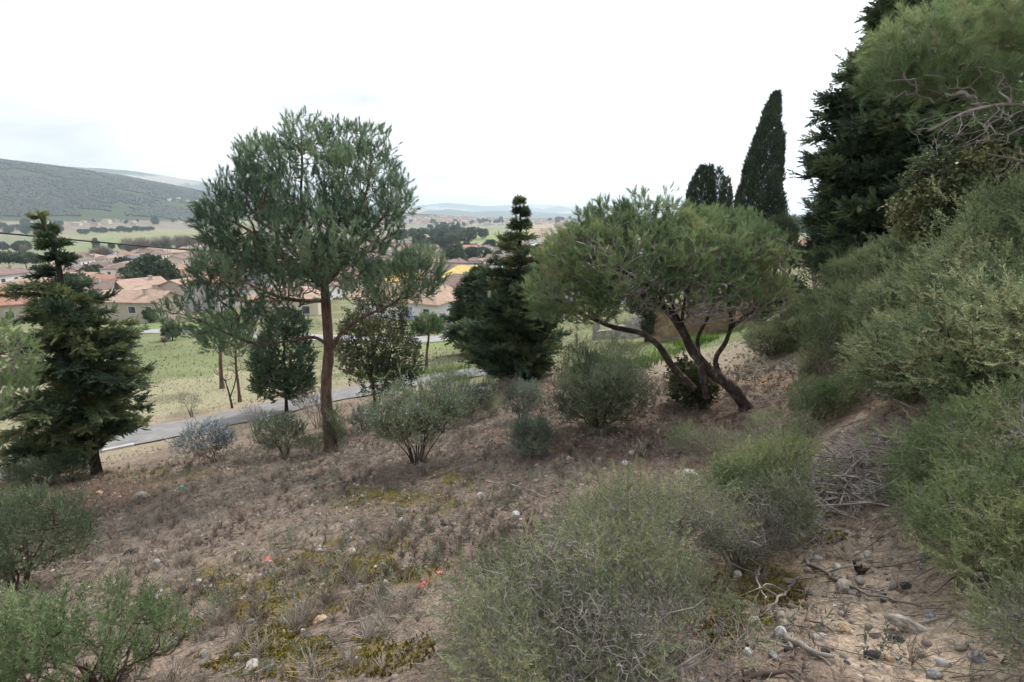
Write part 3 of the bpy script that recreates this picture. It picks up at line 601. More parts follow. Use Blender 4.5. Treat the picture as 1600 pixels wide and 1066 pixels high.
blob_tree('pine_tree', 'light green pine showing only its outer boughs beside the leaning conifer', 'tree', b_,
 [([(-150,830),(-140,700),(-135,600),(-130,500)], .12, .08),
  ([(-140,690),(-90,650),(-40,630),(20,640)], .04, .01),([(-138,640),(-80,590),(-20,560),(30,545)], .04, .01),([(-135,600),(-80,540),(-40,500)], .04, .01)],
 [(-40,580,70,60,0,1),(5,560,42,48,0,1.1),(15,610,38,32,-.2,1),(-60,650,60,40,0,.6),(-60,520,50,40,0,1),(0,510,18,18,0,.8)],
 750, TP_brushB, [M_bark, M_twig, F_pineol], Y0=8.0, step=.14, tuft=.85, upw=.45, per=2, bias=.2, tip=.003, lo=.05, hi=.7, cl=.5, seed=23)
blob_tree('holm_oak', 'small round holm oak on thin dark stems, just behind the tall pine', 'tree', (584, 657),
 [([(584,657),(586,625),(581,595),(578,570)], .075, .04),([(588,640),(598,610),(606,580),(612,545)], .05, .02),([(581,600),(565,560),(552,530)], .03, .012),([(580,575),(590,530),(596,490),(602,450)], .03, .008),([(578,570),(570,520),(560,470)], .025, .006)],
 [(592,545,54,54,0,1),(624,560,34,46,0,1),(556,545,32,46,0,1),(600,590,44,28,0,1),(590,495,52,34,0,.9),(610,450,48,34,0,.4),(560,450,36,32,0,.4)],
 1500, TP_oak, [M_barkdark, M_twigbr, F_oak], step=.16, tuft=1.35, upw=.2, per=3, hmax=2, bias=.25, lo=.1, hi=.95, cl=.5, seed=31, tip=.0035)
blob_tree('evergreen_tree', 'dense dark evergreen by the lane, under the long lower limb of the tall pine', 'tree', (448, 645),
 [([(448,645),(446,600),(444,550),(446,510)], .07, .02)],
 [(444,560,44,50,0,1),(430,600,34,26,0,1),(462,598,28,28,0,1),(450,510,30,20,0,1),(412,570,20,22,0,.8)],
 1500, [t_leaves(16, .2, .07, .028, (.4, 1.3), seed=s + 70) for s in range(4)], [M_barkdark, M_barkdark, F_cedar], step=.2, tuft=1.25, upw=.3, per=3, lo=.0, hi=.5, cl=.6, seed=33)
blob_tree('pine_tree', 'little round-headed pine on a thin stem beyond the lane, before the white bungalow', 'tree', (666, 578),
 [([(666,578),(667,550),(670,525),(668,505)], .09, .04)], [(668,510,20,15,0,1),(655,515,14,10,0,1),(682,515,13,10,0,1)],
 420, TP_brushB, [M_bark, M_twig, F_pineol], step=.25, tuft=1.7, upw=.6, per=2, lo=0, hi=.35, cl=1, seed=35)
blob_tree('pine_tree', 'slim young pine with a straight bare trunk in the dry field beside another like it', 'tree', (347, 607),
 [([(347,607),(345,575),(344,545),(342,515)], .11, .05)], [(342,510,26,18,0,1),(330,530,22,12,0,.7)],
 300, TP_brushB, [M_bark, M_twig, F_pine], step=.3, tuft=1.6, upw=.5, per=2, lo=.2, hi=.8, cl=1, seed=36)
blob_tree('pine_tree', 'slim reddish-trunked young pine standing nearer the lane than its neighbour in the dry field', 'tree', (375, 628),
 [([(375,628),(372,600),(369,575),(368,545)], .07, .04)], [(368,540,24,20,0,1),(380,520,20,14,0,.7)],
 280, TP_brushB, [M_bark, M_twig, F_pine], step=.3, tuft=1.4, upw=.5, per=2, lo=.2, hi=.8, cl=1, seed=37)
def bare_tree(name, label, foot, paths, blobs, n, mats, seed, fol=None, cat='tree', **k):
    return blob_tree(name, label, cat, foot, paths, blobs, n, fol or TP_oak, mats, seed=seed, keep=k.pop('keep', .0), **k)
bare_tree('bare_sapling', 'forked leafless dark sapling by the grass verge of the lane', (363, 638), [([(363,638),(358,615),(352,595)], .045, .02), ([(360,620),(368,595),(368,570)], .03, .015)],
 [(350,580,18,20,0,1),(370,570,10,20,0,1)], 60, [M_barkdark, M_barkdark, F_oak], 41, step=.2, tip=.006, keep=.02)
bare_tree('bare_tree', 'leafless greyish tree in front of the pink house', colfoot(1275, 470, 26), [([(1275,470),(1273,450),(1270,430),(1266,410)], .10, .05), ([(1273,452),(1285,430),(1290,412)], .05, .02)],
 [(1270,415,24,30,0,1),(1285,430,18,18,0,.6)], 700, [M_twig, M_twig, F_oakol], 42, Y0=26, step=.3, tip=.008, keep=.1, tuft=1.2)
blob_tree('ivy_clad_tree', 'slim ivy-wrapped trunk standing before the stone ruin under the windswept pine', 'tree', (1013, 534),
 [([(1013,534),(1012,505),(1013,475),(1010,440)], .14, .10)], [(1013,480,9,22,0,1),(1012,510,7,20,0,1)],
 260, TP_oak, [M_barkdark, M_twig, F_oakol], step=.2, tuft=1.6, per=3, seed=43, lo=.0, hi=.5)
b_ = P(1600, 380, 9.0); b_[2] = H(b_[0], b_[1])
blob_tree('holm_oak', 'olive-brown evergreen oak between the huge cypress and the hillside shrubs', 'tree', b_,
 [([(1600,420),(1590,330),(1570,250),(1550,200)], .12, .04),([(1595,350),(1530,300),(1480,280),(1440,270)], .05, .015)],
 [(1560,260,80,60,0,1),(1480,280,56,45,0,1),(1440,330,34,44,0,1),(1510,330,60,40,0,1),(1620,250,80,80,0,.8),(1560,200,60,40,0,.8)],
 1900, TP_oak, [M_barkdark, M_twigbr, F_oakol], Y0=9, step=.17, tuft=1.2, upw=.2, per=3, hmax=2, lo=.15, hi=.9, cl=.6, seed=44, tip=.0035)
conifer('conifer_tree', 'tiered dark conifer half hidden behind the utility pole', 'tree', colfoot(752, 520, 34),
 [(752,545),(751,500),(750,450),(750,418)], [(530,34,30),(505,40,34),(490,42,36),(470,34,30),(450,24,22),(432,12,12),(420,3,3)],
 300, [M_barkdark, M_barkdark, F_cedar], TP_spray, .16, 1.9, .25, .15, side=.7, dens=1.0, seed=47, lo=.1, hi=.7, Y0=34)
base = G(852, 575); base = colfoot(853, 500, 26)
blob_tree('dead_pine', 'small dead pine with orange-brown needles poking up behind the windswept pine', 'tree', base,
 [([(853,500),(853,450),(852,420),(853,400)], .05, .02)], [(852,415,14,16,0,1),(850,398,6,12,0,.8),(862,425,10,10,0,.8)], 260, TP_brushB,
 [M_bark, M_twig, foliage_mat('dead_needles', [(0, (.20,.075,.03)), (.6, (.42,.17,.06)), (1, (.5,.27,.12))])], Y0=26, step=.2, tuft=1.5, upw=.4, per=2, seed=48)
# ---------------------------------------------------------------- shrubs of the hillside
F_rose = foliage_mat('rosemary_leaves', [(0, (.07,.10,.055)), (.4, (.125,.165,.09)), (.7, (.19,.235,.13)), (1, (.29,.32,.21))], .15)
F_roseg = foliage_mat('grey_green_leaves', [(0, (.08,.11,.075)), (.5, (.16,.20,.14)), (1, (.28,.32,.24))], .15)
F_green = foliage_mat('fresh_green_leaves', [(0, (.075,.11,.045)), (.4, (.13,.175,.075)), (.7, (.20,.25,.11)), (1, (.33,.34,.17))], .25)
M_thick = solid_mat('weathered_twigs', [(.3, (.12,.10,.09)), (.52, (.27,.24,.22)), (.8, (.46,.43,.40))], 5, 4, .9, .1)
F_broom = foliage_mat('broom_leaves', [(0, (.11,.145,.07)), (.4, (.18,.225,.11)), (.7, (.26,.31,.155)), (.92, (.35,.39,.22)), (1, (.42,.37,.18))], .2)
F_bloss = foliage_mat('pale_blue_blossom', [(0, (.42,.44,.58)), (1, (.68,.70,.80))], .2)
F_herb = foliage_mat('dry_herb', [(0, (.13,.10,.085)), (.4, (.24,.195,.165)), (.75, (.37,.32,.27)), (1, (.52,.47,.40))], .1, .9, .1)
F_grass = foliage_mat('green_grass', [(0, (.06,.13,.02)), (.6, (.13,.25,.045)), (1, (.24,.32,.10))], .25)
TS_rose = [t_leaves(26, .17, .034, .0075, (.5, 1.0), seed=s + 100) for s in range(4)]
TS_fine = [t_leaves(20, .15, .026, .0045, (.4, 1.1), seed=s + 110) for s in range(5)]
TS_near = [t_leaves(22, .10, .021, .0034, (.4, 1.2), seed=s + 120) for s in range(6)]
TS_green = [t_leaves(30, .17, .034, .0055, (.5, 1.2), seed=s + 130) for s in range(5)]
TS_hill = [t_leaves(24, .20, .04, .010, (.4, 1.2), seed=s + 140) for s in range(5)]
TS_ivy = [t_leaves(8, .14, .06, .045, (.7, 1.6), seed=s + 150) for s in range(4)]
F_fresh = foliage_mat('fresh_shoots', [(0, (.09,.135,.055)), (.4, (.15,.205,.09)), (.7, (.22,.28,.14)), (1, (.33,.38,.21))], .25)
TS_leafy = [t_leaves(24, .11, .022, .0045, (.5, 1.1), seed=s + 160) for s in range(5)]
F_near = foliage_mat('thicket_leaves', [(0, (.08,.095,.055)), (.4, (.135,.155,.085)), (.7, (.195,.22,.12)), (.94, (.28,.30,.16)), (1, (.40,.33,.14))], .2)
ST = dict(
 rose=dict(tm=TS_rose, mats=[M_twigbr, F_rose], step=.07, tuft=1.0, upw=.55, per=2, keep=1, dens=900),
 roseg=dict(tm=TS_rose, mats=[M_twigbr, F_roseg], step=.07, tuft=.9, upw=.55, per=2, keep=1, dens=900),
 fine=dict(tm=TS_fine, mats=[M_twig, F_broom], step=.06, tuft=.9, upw=.4, per=2, keep=.7, dens=1300),
 near=dict(tm=TS_near, mats=[M_thick, F_near], step=.06, tuft=1.0, upw=.35, per=2, keep=.46, dens=2300, jit=.02, up=-.1),
 nearg=dict(tm=TS_near, mats=[M_twig, F_green], step=.045, tuft=1.05, upw=.4, per=3, keep=1, dens=2300, jit=.03, up=-.1),
 leafy=dict(tm=TS_leafy, mats=[M_twigbr, F_fresh], step=.05, tuft=1.15, upw=.75, per=3, keep=1, dens=1000, jit=.03, up=-.25),
 green=dict(tm=TS_green, mats=[M_twig, F_green], step=.07, tuft=.8, upw=.5, per=2, keep=.85, dens=1000),
 hill=dict(tm=TS_hill, mats=[M_twigbr, F_broom], step=.12, tuft=.8, upw=.4, per=3, keep=1, dens=600),
 bare=dict(tm=TS_fine, mats=[M_twig, F_herb], step=.07, tuft=.8, upw=.6, per=1, keep=.12, dens=900),
 ivy=dict(tm=TS_ivy, mats=[M_barkdark, F_oak], step=.1, tuft=.9, upw=.2, per=3, keep=1, dens=700))
def mpp(b): return (b[1] * cos(PITCH) - b[2] * sin(PITCH)) / FPX
def shrub_geo(base, w, h, style, n, seed, lean=(0, 0), crown=(.58, .46), stems=7, clear=.18, flower=0, slope=True, depth=.9, up=0, tip=.0022, rmax=None):
    s = ST[style]; g = np.random.default_rng(seed); limbs = []; R = w / 2
    for k in range(stems):
        a = 2 * pi * (k + g.uniform(-.3, .3)) / stems; q = g.uniform(.2, .75); top = np.array([cos(a) * R * q + lean[0] * h * .5, sin(a) * R * q * depth + lean[1] * h * .5, h * g.uniform(.4, .68)])
        mid = top * np.array([.35, .35, .42]) + g.normal(0, .03, 3) * w; st = np.array([cos(a) * .05 * w, sin(a) * .05 * w, -.04])
        limbs.append(smooth_path([st, mid, top], np.array([.015, .010, .005]) * (.3 + .7 * h), s['step']))
    n = n or int(s['dens'] * max(w * h, .25) ** .75)
    blobs = [((lean[0] * h * .6, lean[1] * h * .6, h * crown[0]), (R, R * depth, h * crown[1]), 1.0)]
    for k in range(5):
        a = g.uniform(0, 2 * pi); blobs.append(((cos(a) * R * .55 + lean[0] * h * .6, sin(a) * R * .55, h * g.uniform(.45, .85)), (R * .45, R * .45, h * .3), .8))
    T = blob_pts(blobs, n, .45); cc = np.array([lean[0] * h * .6, lean[1] * h * .6, h * .35]); dv = T - cc; uv = unit(dv)
    lump = 1 + (.3 if style == 'hill' else .6) * (fbm(uv[:, 0] * 2.1 + seed, uv[:, 1] * 2.1 + uv[:, 2] * 1.6, seed, 3) - .5); lg = rng.random(n) < .07; T = cc + dv * (lump * np.where(lg, rng.uniform(1.12, 1.38, n), 1))[:, None]; T[:, 2] = np.maximum(T[:, 2], .01)
    T = T[T[:, 2] > clear * h * (.4 + .6 * np.abs(T[:, 0]) / R)]
    if slope:
        z0 = hz(base[0], base[1])[0]; T[:, 2] += (hz(T[:, 0] + base[0], T[:, 1] + base[1]) - z0) * .85
    S = grow(limbs, T, .25, s['step'], s.get('up', up), s.get('jit', .06), tip=tip * (.6 + .5 * h))
    tr = join([sweep(p, r, 6, .12, seed + i) for i, (p, r) in enumerate(limbs)])
    idx = np.nonzero((np.arange(len(S['p'])) >= S['n0']) & (S['h'] <= 2))[0]; idx = np.repeat(idx, s['per'])
    patch = sstep(.35, .6, fbm(S['p'][idx][:, 0] * 2.2 / max(w, .5) * 1.5 + seed, S['p'][idx][:, 2] * 2.5 + S['p'][idx][:, 1] * 2, seed, 2))
    idx = idx[rng.random(len(idx)) < s['keep'] * ((.12 + .88 * patch) if s['keep'] < .8 else 1)]
    p = S['p'][idx]; d = unit(S['d'][idx] * (1 - s['upw']) + np.array([0, 0, s['upw']]) + rng.normal(0, .25, (len(idx), 3)))
    fol = scatter(s['tm'], p, d, s['tuft'] * rng.uniform(.7, 1.25, len(idx)), tint=clump_tint(p, .25 + .2 * w, seed, .15, .85, .1))
    fl = None
    if flower:
        q = p[(p[:, 2] > h * .55)]; q = q[rng.random(len(q)) < flower]; q = np.repeat(q, 3, 0) + rng.normal(0, .03, (len(q) * 3, 3)) + np.array([0, 0, .05])
        fl = scatter([t_leaves(4, .02, .018, .016, (.6, 1.5), seed=s_ + 7) for s_ in range(3)], q, rng.normal(0, 1, q.shape), 1.0)
    return tr, twig_mesh(S, rmax=rmax or (.0045 + .006 * h), sides=3, big=.012), fol, fl
def place_shrub(name, label, base, geo, style, cat='shrub', group=None):
    s = ST[style]; t = thing(name, base, label, cat, group); tr, tw, fo, fl = geo
    link('stems', npmesh('stems', *join([tr, tw]), s['mats'][0]), t)
    if len(fo[0]): link('foliage', npmesh('foliage', fo[0], fo[1], s['mats'][1], tint=fo[2]), t)
    if fl: link('blossom', npmesh('blossom', fl[0], fl[1], F_bloss, tint=fl[2]), t)
    return t
def shrub(name, label, foot, wpx, hpx, style, seed, n=None, cat='shrub', group=None, metres=False, **k):
    base = G(*foot); m = 1 if metres else mpp(base)
    if style in ('near', 'nearg'): k.setdefault('stems', 16); k.setdefault('rmax', .0030 if seed not in (240, 241, 242) else .0021); k.setdefault('tip', .0012)
    return place_shrub(name, label, base, shrub_geo(base, wpx * m, hpx * m, style, n, seed, **k), style, cat, group)
RB = 'rosemary_bush'
shrub(RB, 'dark green bush on bare forked stems, leaning out over the slope at the picture edge', (28, 922), 185, 148, 'rose', 201, n=1500, lean=(.25, 0), clear=.3)
shrub(RB, 'small flat-topped rosemary covered in pale blossom on a black forked stem', (335, 722), 84, 56, 'roseg', 202, n=700, clear=.35, flower=.8, stems=5, lean=(-.2, 0), crown=(.68, .34))
shrub(RB, 'rounded bright green rosemary left of the tall pine\'s foot', (446, 712), 78, 62, 'rose', 203, n=800, flower=.12)
shrub('bare_bush', 'leafless grey bush of fine upright twigs behind the foot of the tall pine', (497, 668), 62, 62, 'bare', 204, n=800, crown=(.7, .4), clear=.4)
shrub('young_cypress', 'little dark cypress seedling leaning against the foot of the tall pine', (525, 706), 34, 66, 'rose', 205, n=500, cat='sapling', crown=(.5, .5), stems=3, clear=.05)
shrub('low_bush', 'yellowish low bush between the rounded rosemary and the tall pine', (495, 708), 42, 28, 'green', 206, n=260)
shrub(RB, 'small upright rosemary clump by the stem of the round holm oak', (568, 672), 48, 36, 'roseg', 207, n=350, flower=.1)
shrub(RB, 'wide vase-shaped rosemary on many bare dark stems in the middle of the slope', (652, 724), 150, 118, 'rose', 208, n=2200, clear=.5, crown=(.72, .34), stems=11, flower=.12)
shrub(RB, 'blue-flowering rosemary hedge piece right behind the wide vase-shaped one', (736, 655), 84, 54, 'rose', 209, n=900, flower=.25)
shrub('grey_bush', 'round sage-green bush below the dark layered conifer', (815, 655), 60, 50, 'roseg', 210, n=700)
shrub('grey_bush', 'pale silvery bush alone on the stony slope, in front of the sage-green round one', (830, 716), 58, 58, 'roseg', 211, n=650, crown=(.5, .5))
shrub(RB, 'big dense rosemary mound in the middle, left of the windswept pine', (936, 668), 138, 112, 'rose', 212, n=2600, crown=(.5, .5), clear=.1)
shrub('broom_bush', 'yellow-green broom just behind the big dense rosemary mound', (965, 602), 110, 68, 'green', 213, n=1100)
shrub('broom_bush', 'fresh green broom below the stone ruin, near the bright grass', (925, 565), 90, 42, 'green', 214, n=600)
shrub('ivy_bush', 'glossy dark ivy bush wrapped round the foot of the windswept pine\'s second stem', (1082, 636), 72, 62, 'ivy', 215, n=900, crown=(.5, .5), clear=.05)
shrub('broom_bush', 'mid-green broom mound at the foot of the thin conifer seedling', (1283, 656), 100, 62, 'green', 216, n=1200, crown=(.5, .5), clear=.05)
shrub('young_conifer', 'thin pointed conifer seedling rising from the scrub right of the windswept pine', (1268, 622), 52, 118, 'green', 217, n=800, cat='sapling', crown=(.5, .5), stems=3, clear=.05)
shrub('grey_bush', 'low greyish bush in front of the leaning trunk\'s base', (1105, 712), 120, 46, 'fine', 218, n=1500, crown=(.5, .5), clear=.05)
shrub('broom_bush', 'bright green feathery broom in the foreground thicket, over its top edge', (1165, 800), 145, 104, 'green', 219, n=2200, crown=(.5, .5), clear=.08)
shrub('broom_bush', 'dull green broom uphill of the feathery bright one, left of the brush pile', (1215, 705), 96, 56, 'fine', 220, n=1300, crown=(.5, .5), clear=.05)
shrub('low_bush', 'dark green low bushes hugging the ground under the leaning conifer, nearest the trunk', (112, 752), 60, 40, 'rose', 221, n=500, clear=.05)
shrub('low_bush', 'wide dark low bush under the leaning conifer, next to the lane edge', (62, 757), 76, 38, 'rose', 222, n=600, clear=.05)
shrub('low_bush', 'pale green sprig bush at the picture edge by the lane', (22, 742), 34, 26, 'green', 223, n=220)
shrub('low_bush', 'small green bush on the dark bare earth behind the leaning edge bush', (22, 805), 56, 40, 'green', 224, n=350, clear=.05)
shrub('broom_bush', 'brush-shaped grey-green broom standing alone in the dry field', (300, 652), 32, 42, 'fine', 225, n=500, crown=(.75, .28), clear=.55)
shrub('bare_bush', 'thin see-through bush of bare stalks between the lane and the pines', (398, 676), 46, 52, 'bare', 226, n=300, clear=.3)
shrub('bare_bush', 'reddish-brown dry bush below the blue-flowering rosemary', (720, 612), 46, 30, 'bare', 227, n=500)
shrub('bare_bush', 'brown dry brush at the foot of the dark layered conifer', (795, 617), 56, 30, 'bare', 228, n=500)
shrub('grass_clump', 'lush green weeds by the lane behind the blue-flowering rosemary', (690, 597), 60, 24, 'green', 229, n=500, cat='weeds')
shrub('low_bush', 'small grey-green tuft bush between the two mid-slope rosemaries', (770, 648), 40, 26, 'fine', 230, n=400)
# the near thicket
shrub('scrub_bush', 'grey twiggy scrub with yellow-green tips, lowest one of the near thicket', (845, 1075), .85, .52, 'near', 240, n=3510, metres=True, crown=(.5, .5), clear=.05)
shrub('scrub_bush', 'grey-green scrub mound in the middle of the near thicket', (880, 990), 1.05, .6, 'near', 241, n=4050, metres=True, crown=(.5, .5), clear=.05)
shrub('scrub_bush', 'mostly bare grey scrub at the bottom of the near thicket beside the mossy hollow', (1000, 1066), .85, .42, 'near', 242, n=3105, metres=True, crown=(.5, .5), clear=.05)
shrub('scrub_bush', 'sparse pale-twigged scrub forming the uphill edge of the near thicket', (940, 860), 1.2, .40, 'near', 243, n=3510, metres=True, crown=(.5, .5), clear=.05)
shrub('scrub_bush', 'darker green scrub in the heart of the near thicket', (985, 905), 1.1, .66, 'near', 244, n=3510, metres=True, crown=(.5, .5), clear=.05)
shrub('scrub_bush', 'brownish-grey bare-twigged scrub at the sandy path, with thick forked stems', (1155, 885), .9, .62, 'near', 245, n=3780, metres=True, crown=(.55, .45), clear=.22, rmax=.006)
shrub('scrub_bush', 'grey scrub bordering the brush pile', (1195, 850), .7, .28, 'near', 246, n=2700, metres=True, crown=(.5, .5), clear=.08)
shrub('scrub_bush', 'bushy green scrub overhanging the sandy path from the uphill bank', (1600, 890), .95, .62, 'nearg', 247, n=2800, metres=True, crown=(.5, .5), clear=.1)
shrub('scrub_bush', 'yellow-green scrub high on the bank above the brush pile', (1600, 765), 1.25, .7, 'nearg', 248, n=3000, metres=True, crown=(.5, .5), clear=.06)
shrub('scrub_bush', 'grey-green scrub closing the picture edge above the stony path', (1690, 820), 1.1, .85, 'near', 249, n=3510, metres=True, crown=(.5, .5), clear=.06)
shrub('scrub_bush', 'low dry scrub on the stones in the lower corner of the path', (1660, 1030), .5, .3, 'near', 250, n=1200, metres=True, crown=(.5, .5), clear=.05)
ns = ST['nearg']
shrub('scrub_bush', 'fresh green long-leaved bush in the near corner with tall shoots', (165, 1085), .85, .56, 'leafy', 251, n=380, metres=True, crown=(.6, .5), clear=.05, stems=14, rmax=.005)
shrub('scrub_bush', 'few leafy green shoots cut by the picture corner', (15, 1045), .45, .48, 'leafy', 252, n=60, stems=4, metres=True)
# the overgrown bank: four bushes, copied
protos = []
for k in range(4):
    geo = shrub_geo(np.zeros(3), 2.1, 1.35, 'hill', 2700, 260 + k, crown=(.5, .5), clear=.06, slope=False, stems=9)
    protos.append(geo)
bank = [(1205,556,.75,'olive scrub lowest on the overgrown bank, nearest the ruin'),(1250,540,.8,'brownish-green scrub just behind the thin conifer seedling'),(1318,560,.8,'scrub above the bare sandy patch on the bank'),
 (1290,505,.85,'grey-green scrub under the leafless tree on the bank'),(1350,520,.95,'rounded scrub in the middle of the overgrown bank'),(1400,548,.85,'scrub hanging over the reddish dry twigs on the bank'),(1380,470,1.0,'scrub at the foot of the huge cypress'),
 (1440,470,1.15,'tall scrub in front of the olive-brown oak'),(1450,540,1.0,'dense green scrub halfway up the bank'),(1520,430,1.1,'pale-tipped scrub on the bank crest under the pine bough'),(1510,520,1.05,'dense grey-green scrub on the steep part of the bank'),
 (1590,440,1.15,'high scrub at the picture edge on the bank crest'),(1570,560,1.0,'dark-hearted scrub with bare dark stems on the bank'),(1470,620,.8,'low green scrub above the brush pile'),(1560,650,.85,'leafy scrub just above the yellow-green one'),(1640,520,1.1,'scrub cut by the picture edge half way up the bank'),(1410,625,.55,'small dry-brown scrub left of the brush pile'),(1345,470,.9,'grey scrub beside the dark cypress skirts'),(1640,640,.95,'scrub cut by the picture edge near the oak-brown twigs')]
made = []
for i, (px, py, sc, lb) in enumerate(bank):
    b_ = G(px, py); k = i % 4
    if i < 4: t = place_shrub('bank_scrub', lb, b_, protos[k], 'hill', group='scrub on the overgrown bank'); made.append(t)
    else:
        t = made[k].copy(); COL.objects.link(t); t['label'] = lb; t.location = b_
        for ch in made[k].children: c = ch.copy(); COL.objects.link(c); c.parent = t
    t.scale = (sc, sc, sc * (.86 if py > 500 else 1.05)); t.rotation_euler = (-.12, -.22, i * 1.9) if i % 2 else (0, 0, i * 2.3)
# ---------------------------------------------------------------- stones, litter and dead wood
F_straw = foliage_mat('straw', [(0, (.17,.155,.10)), (.5, (.25,.235,.16)), (1, (.36,.34,.24))], .15)
F_meadow = foliage_mat('meadow_blades', [(0, (.085,.11,.04)), (.6, (.14,.175,.065)), (1, (.24,.26,.12))], .2)
_t = (1 + 5 ** .5) / 2
ICV = unit(np.array([(-1,_t,0),(1,_t,0),(-1,-_t,0),(1,-_t,0),(0,-1,_t),(0,1,_t),(0,-1,-_t),(0,1,-_t),(_t,0,-1),(_t,0,1),(-_t,0,-1),(-_t,0,1)], float))
ICF = np.array([(0,11,5),(0,5,1),(0,1,7),(0,7,10),(0,10,11),(1,5,9),(5,11,4),(11,10,2),(10,7,6),(7,1,8),(3,9,4),(3,4,2),(3,2,6),(3,6,8),(3,8,9),(4,9,5),(2,4,11),(6,2,10),(8,6,7),(9,8,1)])
def subdiv(V, F):
    V = list(map(tuple, V)); c = {}; out = []
    def m(a, b):
        k = (min(a, b), max(a, b))
        if k not in c: p = unit((np.array(V[a]) + np.array(V[b])) / 2); c[k] = len(V); V.append(tuple(p))
        return c[k]
    for a, b, d in F: x, y, z = m(a, b), m(b, d), m(d, a); out += [(a,x,z),(b,y,x),(d,z,y),(x,y,z)]
    return np.array(V), np.array(out)
IC1 = subdiv(ICV, ICF); IC2 = subdiv(*IC1)
def rock(lv, seed, flat=.6, rough=.25):
    V, F = (IC1, IC2)[lv]; g = np.random.default_rng(seed); a = V.copy()
    for k in range(7):
        n = unit(g.normal(size=3)); h = g.uniform(.55, .92); d = a @ n; a = a - np.where(d > h, d - h, 0)[:, None] * n * .9
    a *= (1 + rough * (fbm(a[:, 0] * 1.7 + 9 + a[:, 2], a[:, 1] * 1.7 + 5, seed)[:, None] - .5)); return a * np.array([1, g.uniform(.6, .9), flat * g.uniform(.8, 1.2)]), F
M_stone = foliage_mat('pebble', [(0, (.12,.10,.085)), (.45, (.20,.165,.14)), (.8, (.33,.29,.25)), (1, (.52,.48,.44))], 0, .85, .2)
M_clay = solid_mat('terracotta', [(.3, (.42,.13,.08)), (.7, (.60,.22,.14))], 8, 4, .8)
def stone_mat(n, a, b, c): return solid_mat(n, [(.36, tuple(q * .7 for q in a)), (.45, a), (.52, b), (.66, c)], 26, 8, .85, .25, .6, 60, rgh=.7)
MS = [stone_mat('pale_limestone', (.30,.26,.22), (.44,.40,.35), (.58,.55,.51)), stone_mat('grey_stone', (.20,.20,.20), (.32,.32,.32), (.46,.46,.45)),
      stone_mat('ochre_stone', (.33,.22,.12), (.50,.36,.22), (.64,.55,.43)), stone_mat('dark_stone', (.035,.033,.035), (.075,.07,.07), (.20,.19,.19)), stone_mat('white_stone', (.50,.48,.46), (.64,.62,.60), (.75,.74,.72))]
def ground_pts(n, r0=1.25, r1=15, pw=0.0, th=52):
    r = r0 * (r1 / r0) ** (rng.random(n)) if pw == 0 else r0 + (r1 - r0) * rng.random(n) ** pw
    a = np.radians(rng.uniform(-th, th, n)); x, y = r * np.sin(a), r * np.cos(a); z = hz(x, y) + micro(x, y); return np.stack([x, y, z], 1)
HILL = [(-900,1500),(-900,850),(0,748),(170,728),(380,672),(520,640),(700,612),(880,592),(1000,560),(1120,530),(1250,520),(1600,430),(2400,300),(2400,1500)]
def on_hill(p):
    px, py = to_px(*p.T); return inpoly(px, py, HILL)
def path_w(p):
    px, py = to_px(*p.T); return np.clip(1.25 - np.hypot((px - 1400) / 210, (py - 970) / 150), 0, 1)
def moss_w(p): return 0
# gravel, too small and too many to count
p = ground_pts(13000, 1.25, 17, .75); p = p[on_hill(p)]; sz = .005 + .011 * rng.random(len(p)) ** 2.5 * 2
tm = [(v, f, np.full(len(v), 0.0)) for v, f in (rock(0, s, .6) for s in range(5))]
tm0 = [((ICV * (1 + .25 * (np.random.default_rng(s).random((12, 1)) - .5))) * np.array([1, .8, .6]), ICF, np.zeros(12)) for s in range(5)]
V, F, T = scatter(tm0, p, np.array([[0, 0, 1.]]) + rng.normal(0, .3, p.shape), sz * (1 + p[:, 1] / 9), tint=rng.uniform(.05, .95, len(p)) ** 1.3)
tag(link('gravel', npmesh('gravel', V, F, M_stone, tint=T)), kind='stuff')
# dead twigs strewn over the slope
def twig_litter(n, r1, seg=4, lm=.28, pts=None):
    p = ground_pts(n, 1.25, r1, .8) if pts is None else pts; p = p[on_hill(p)]; n = len(p); a = rng.uniform(0, 2 * pi, n); l = lm * (.25 + rng.random(n) ** 2 * 1.1); r = .0009 + .0028 * rng.random(n) ** 3
    A = []; B = []; RA = []; RB = []; q = p + np.array([0, 0, .006]) + r[:, None] * np.array([0, 0, 1.])
    for k in range(seg):
        a = a + rng.normal(0, .45, n); e = q + np.stack([np.cos(a), np.sin(a), np.zeros(n)], 1) * (l / seg)[:, None]
        e[:, 2] = hz(e[:, 0], e[:, 1]) + micro(e[:, 0], e[:, 1]) + .006 + rng.uniform(0, .03, n) * (l / lm); A.append(q); B.append(e); RA.append(r * (1 - k / seg * .6)); RB.append(r * (1 - (k + 1) / seg * .6)); q = e
    return sticks(np.vstack(A), np.vstack(B), np.concatenate(RA) * (1 + np.tile(p[:, 1], seg) / 5), np.concatenate(RB) * (1 + np.tile(p[:, 1], seg) / 5), 3)
V, F = twig_litter(11000, 12); tag(link('twig_litter', npmesh('twig_litter', V, F, M_twig)), kind='stuff')
V, F = twig_litter(5000, 14, 3, .2); tag(link('bark_litter', npmesh('bark_litter', V, F, M_twigbr)), kind='stuff')
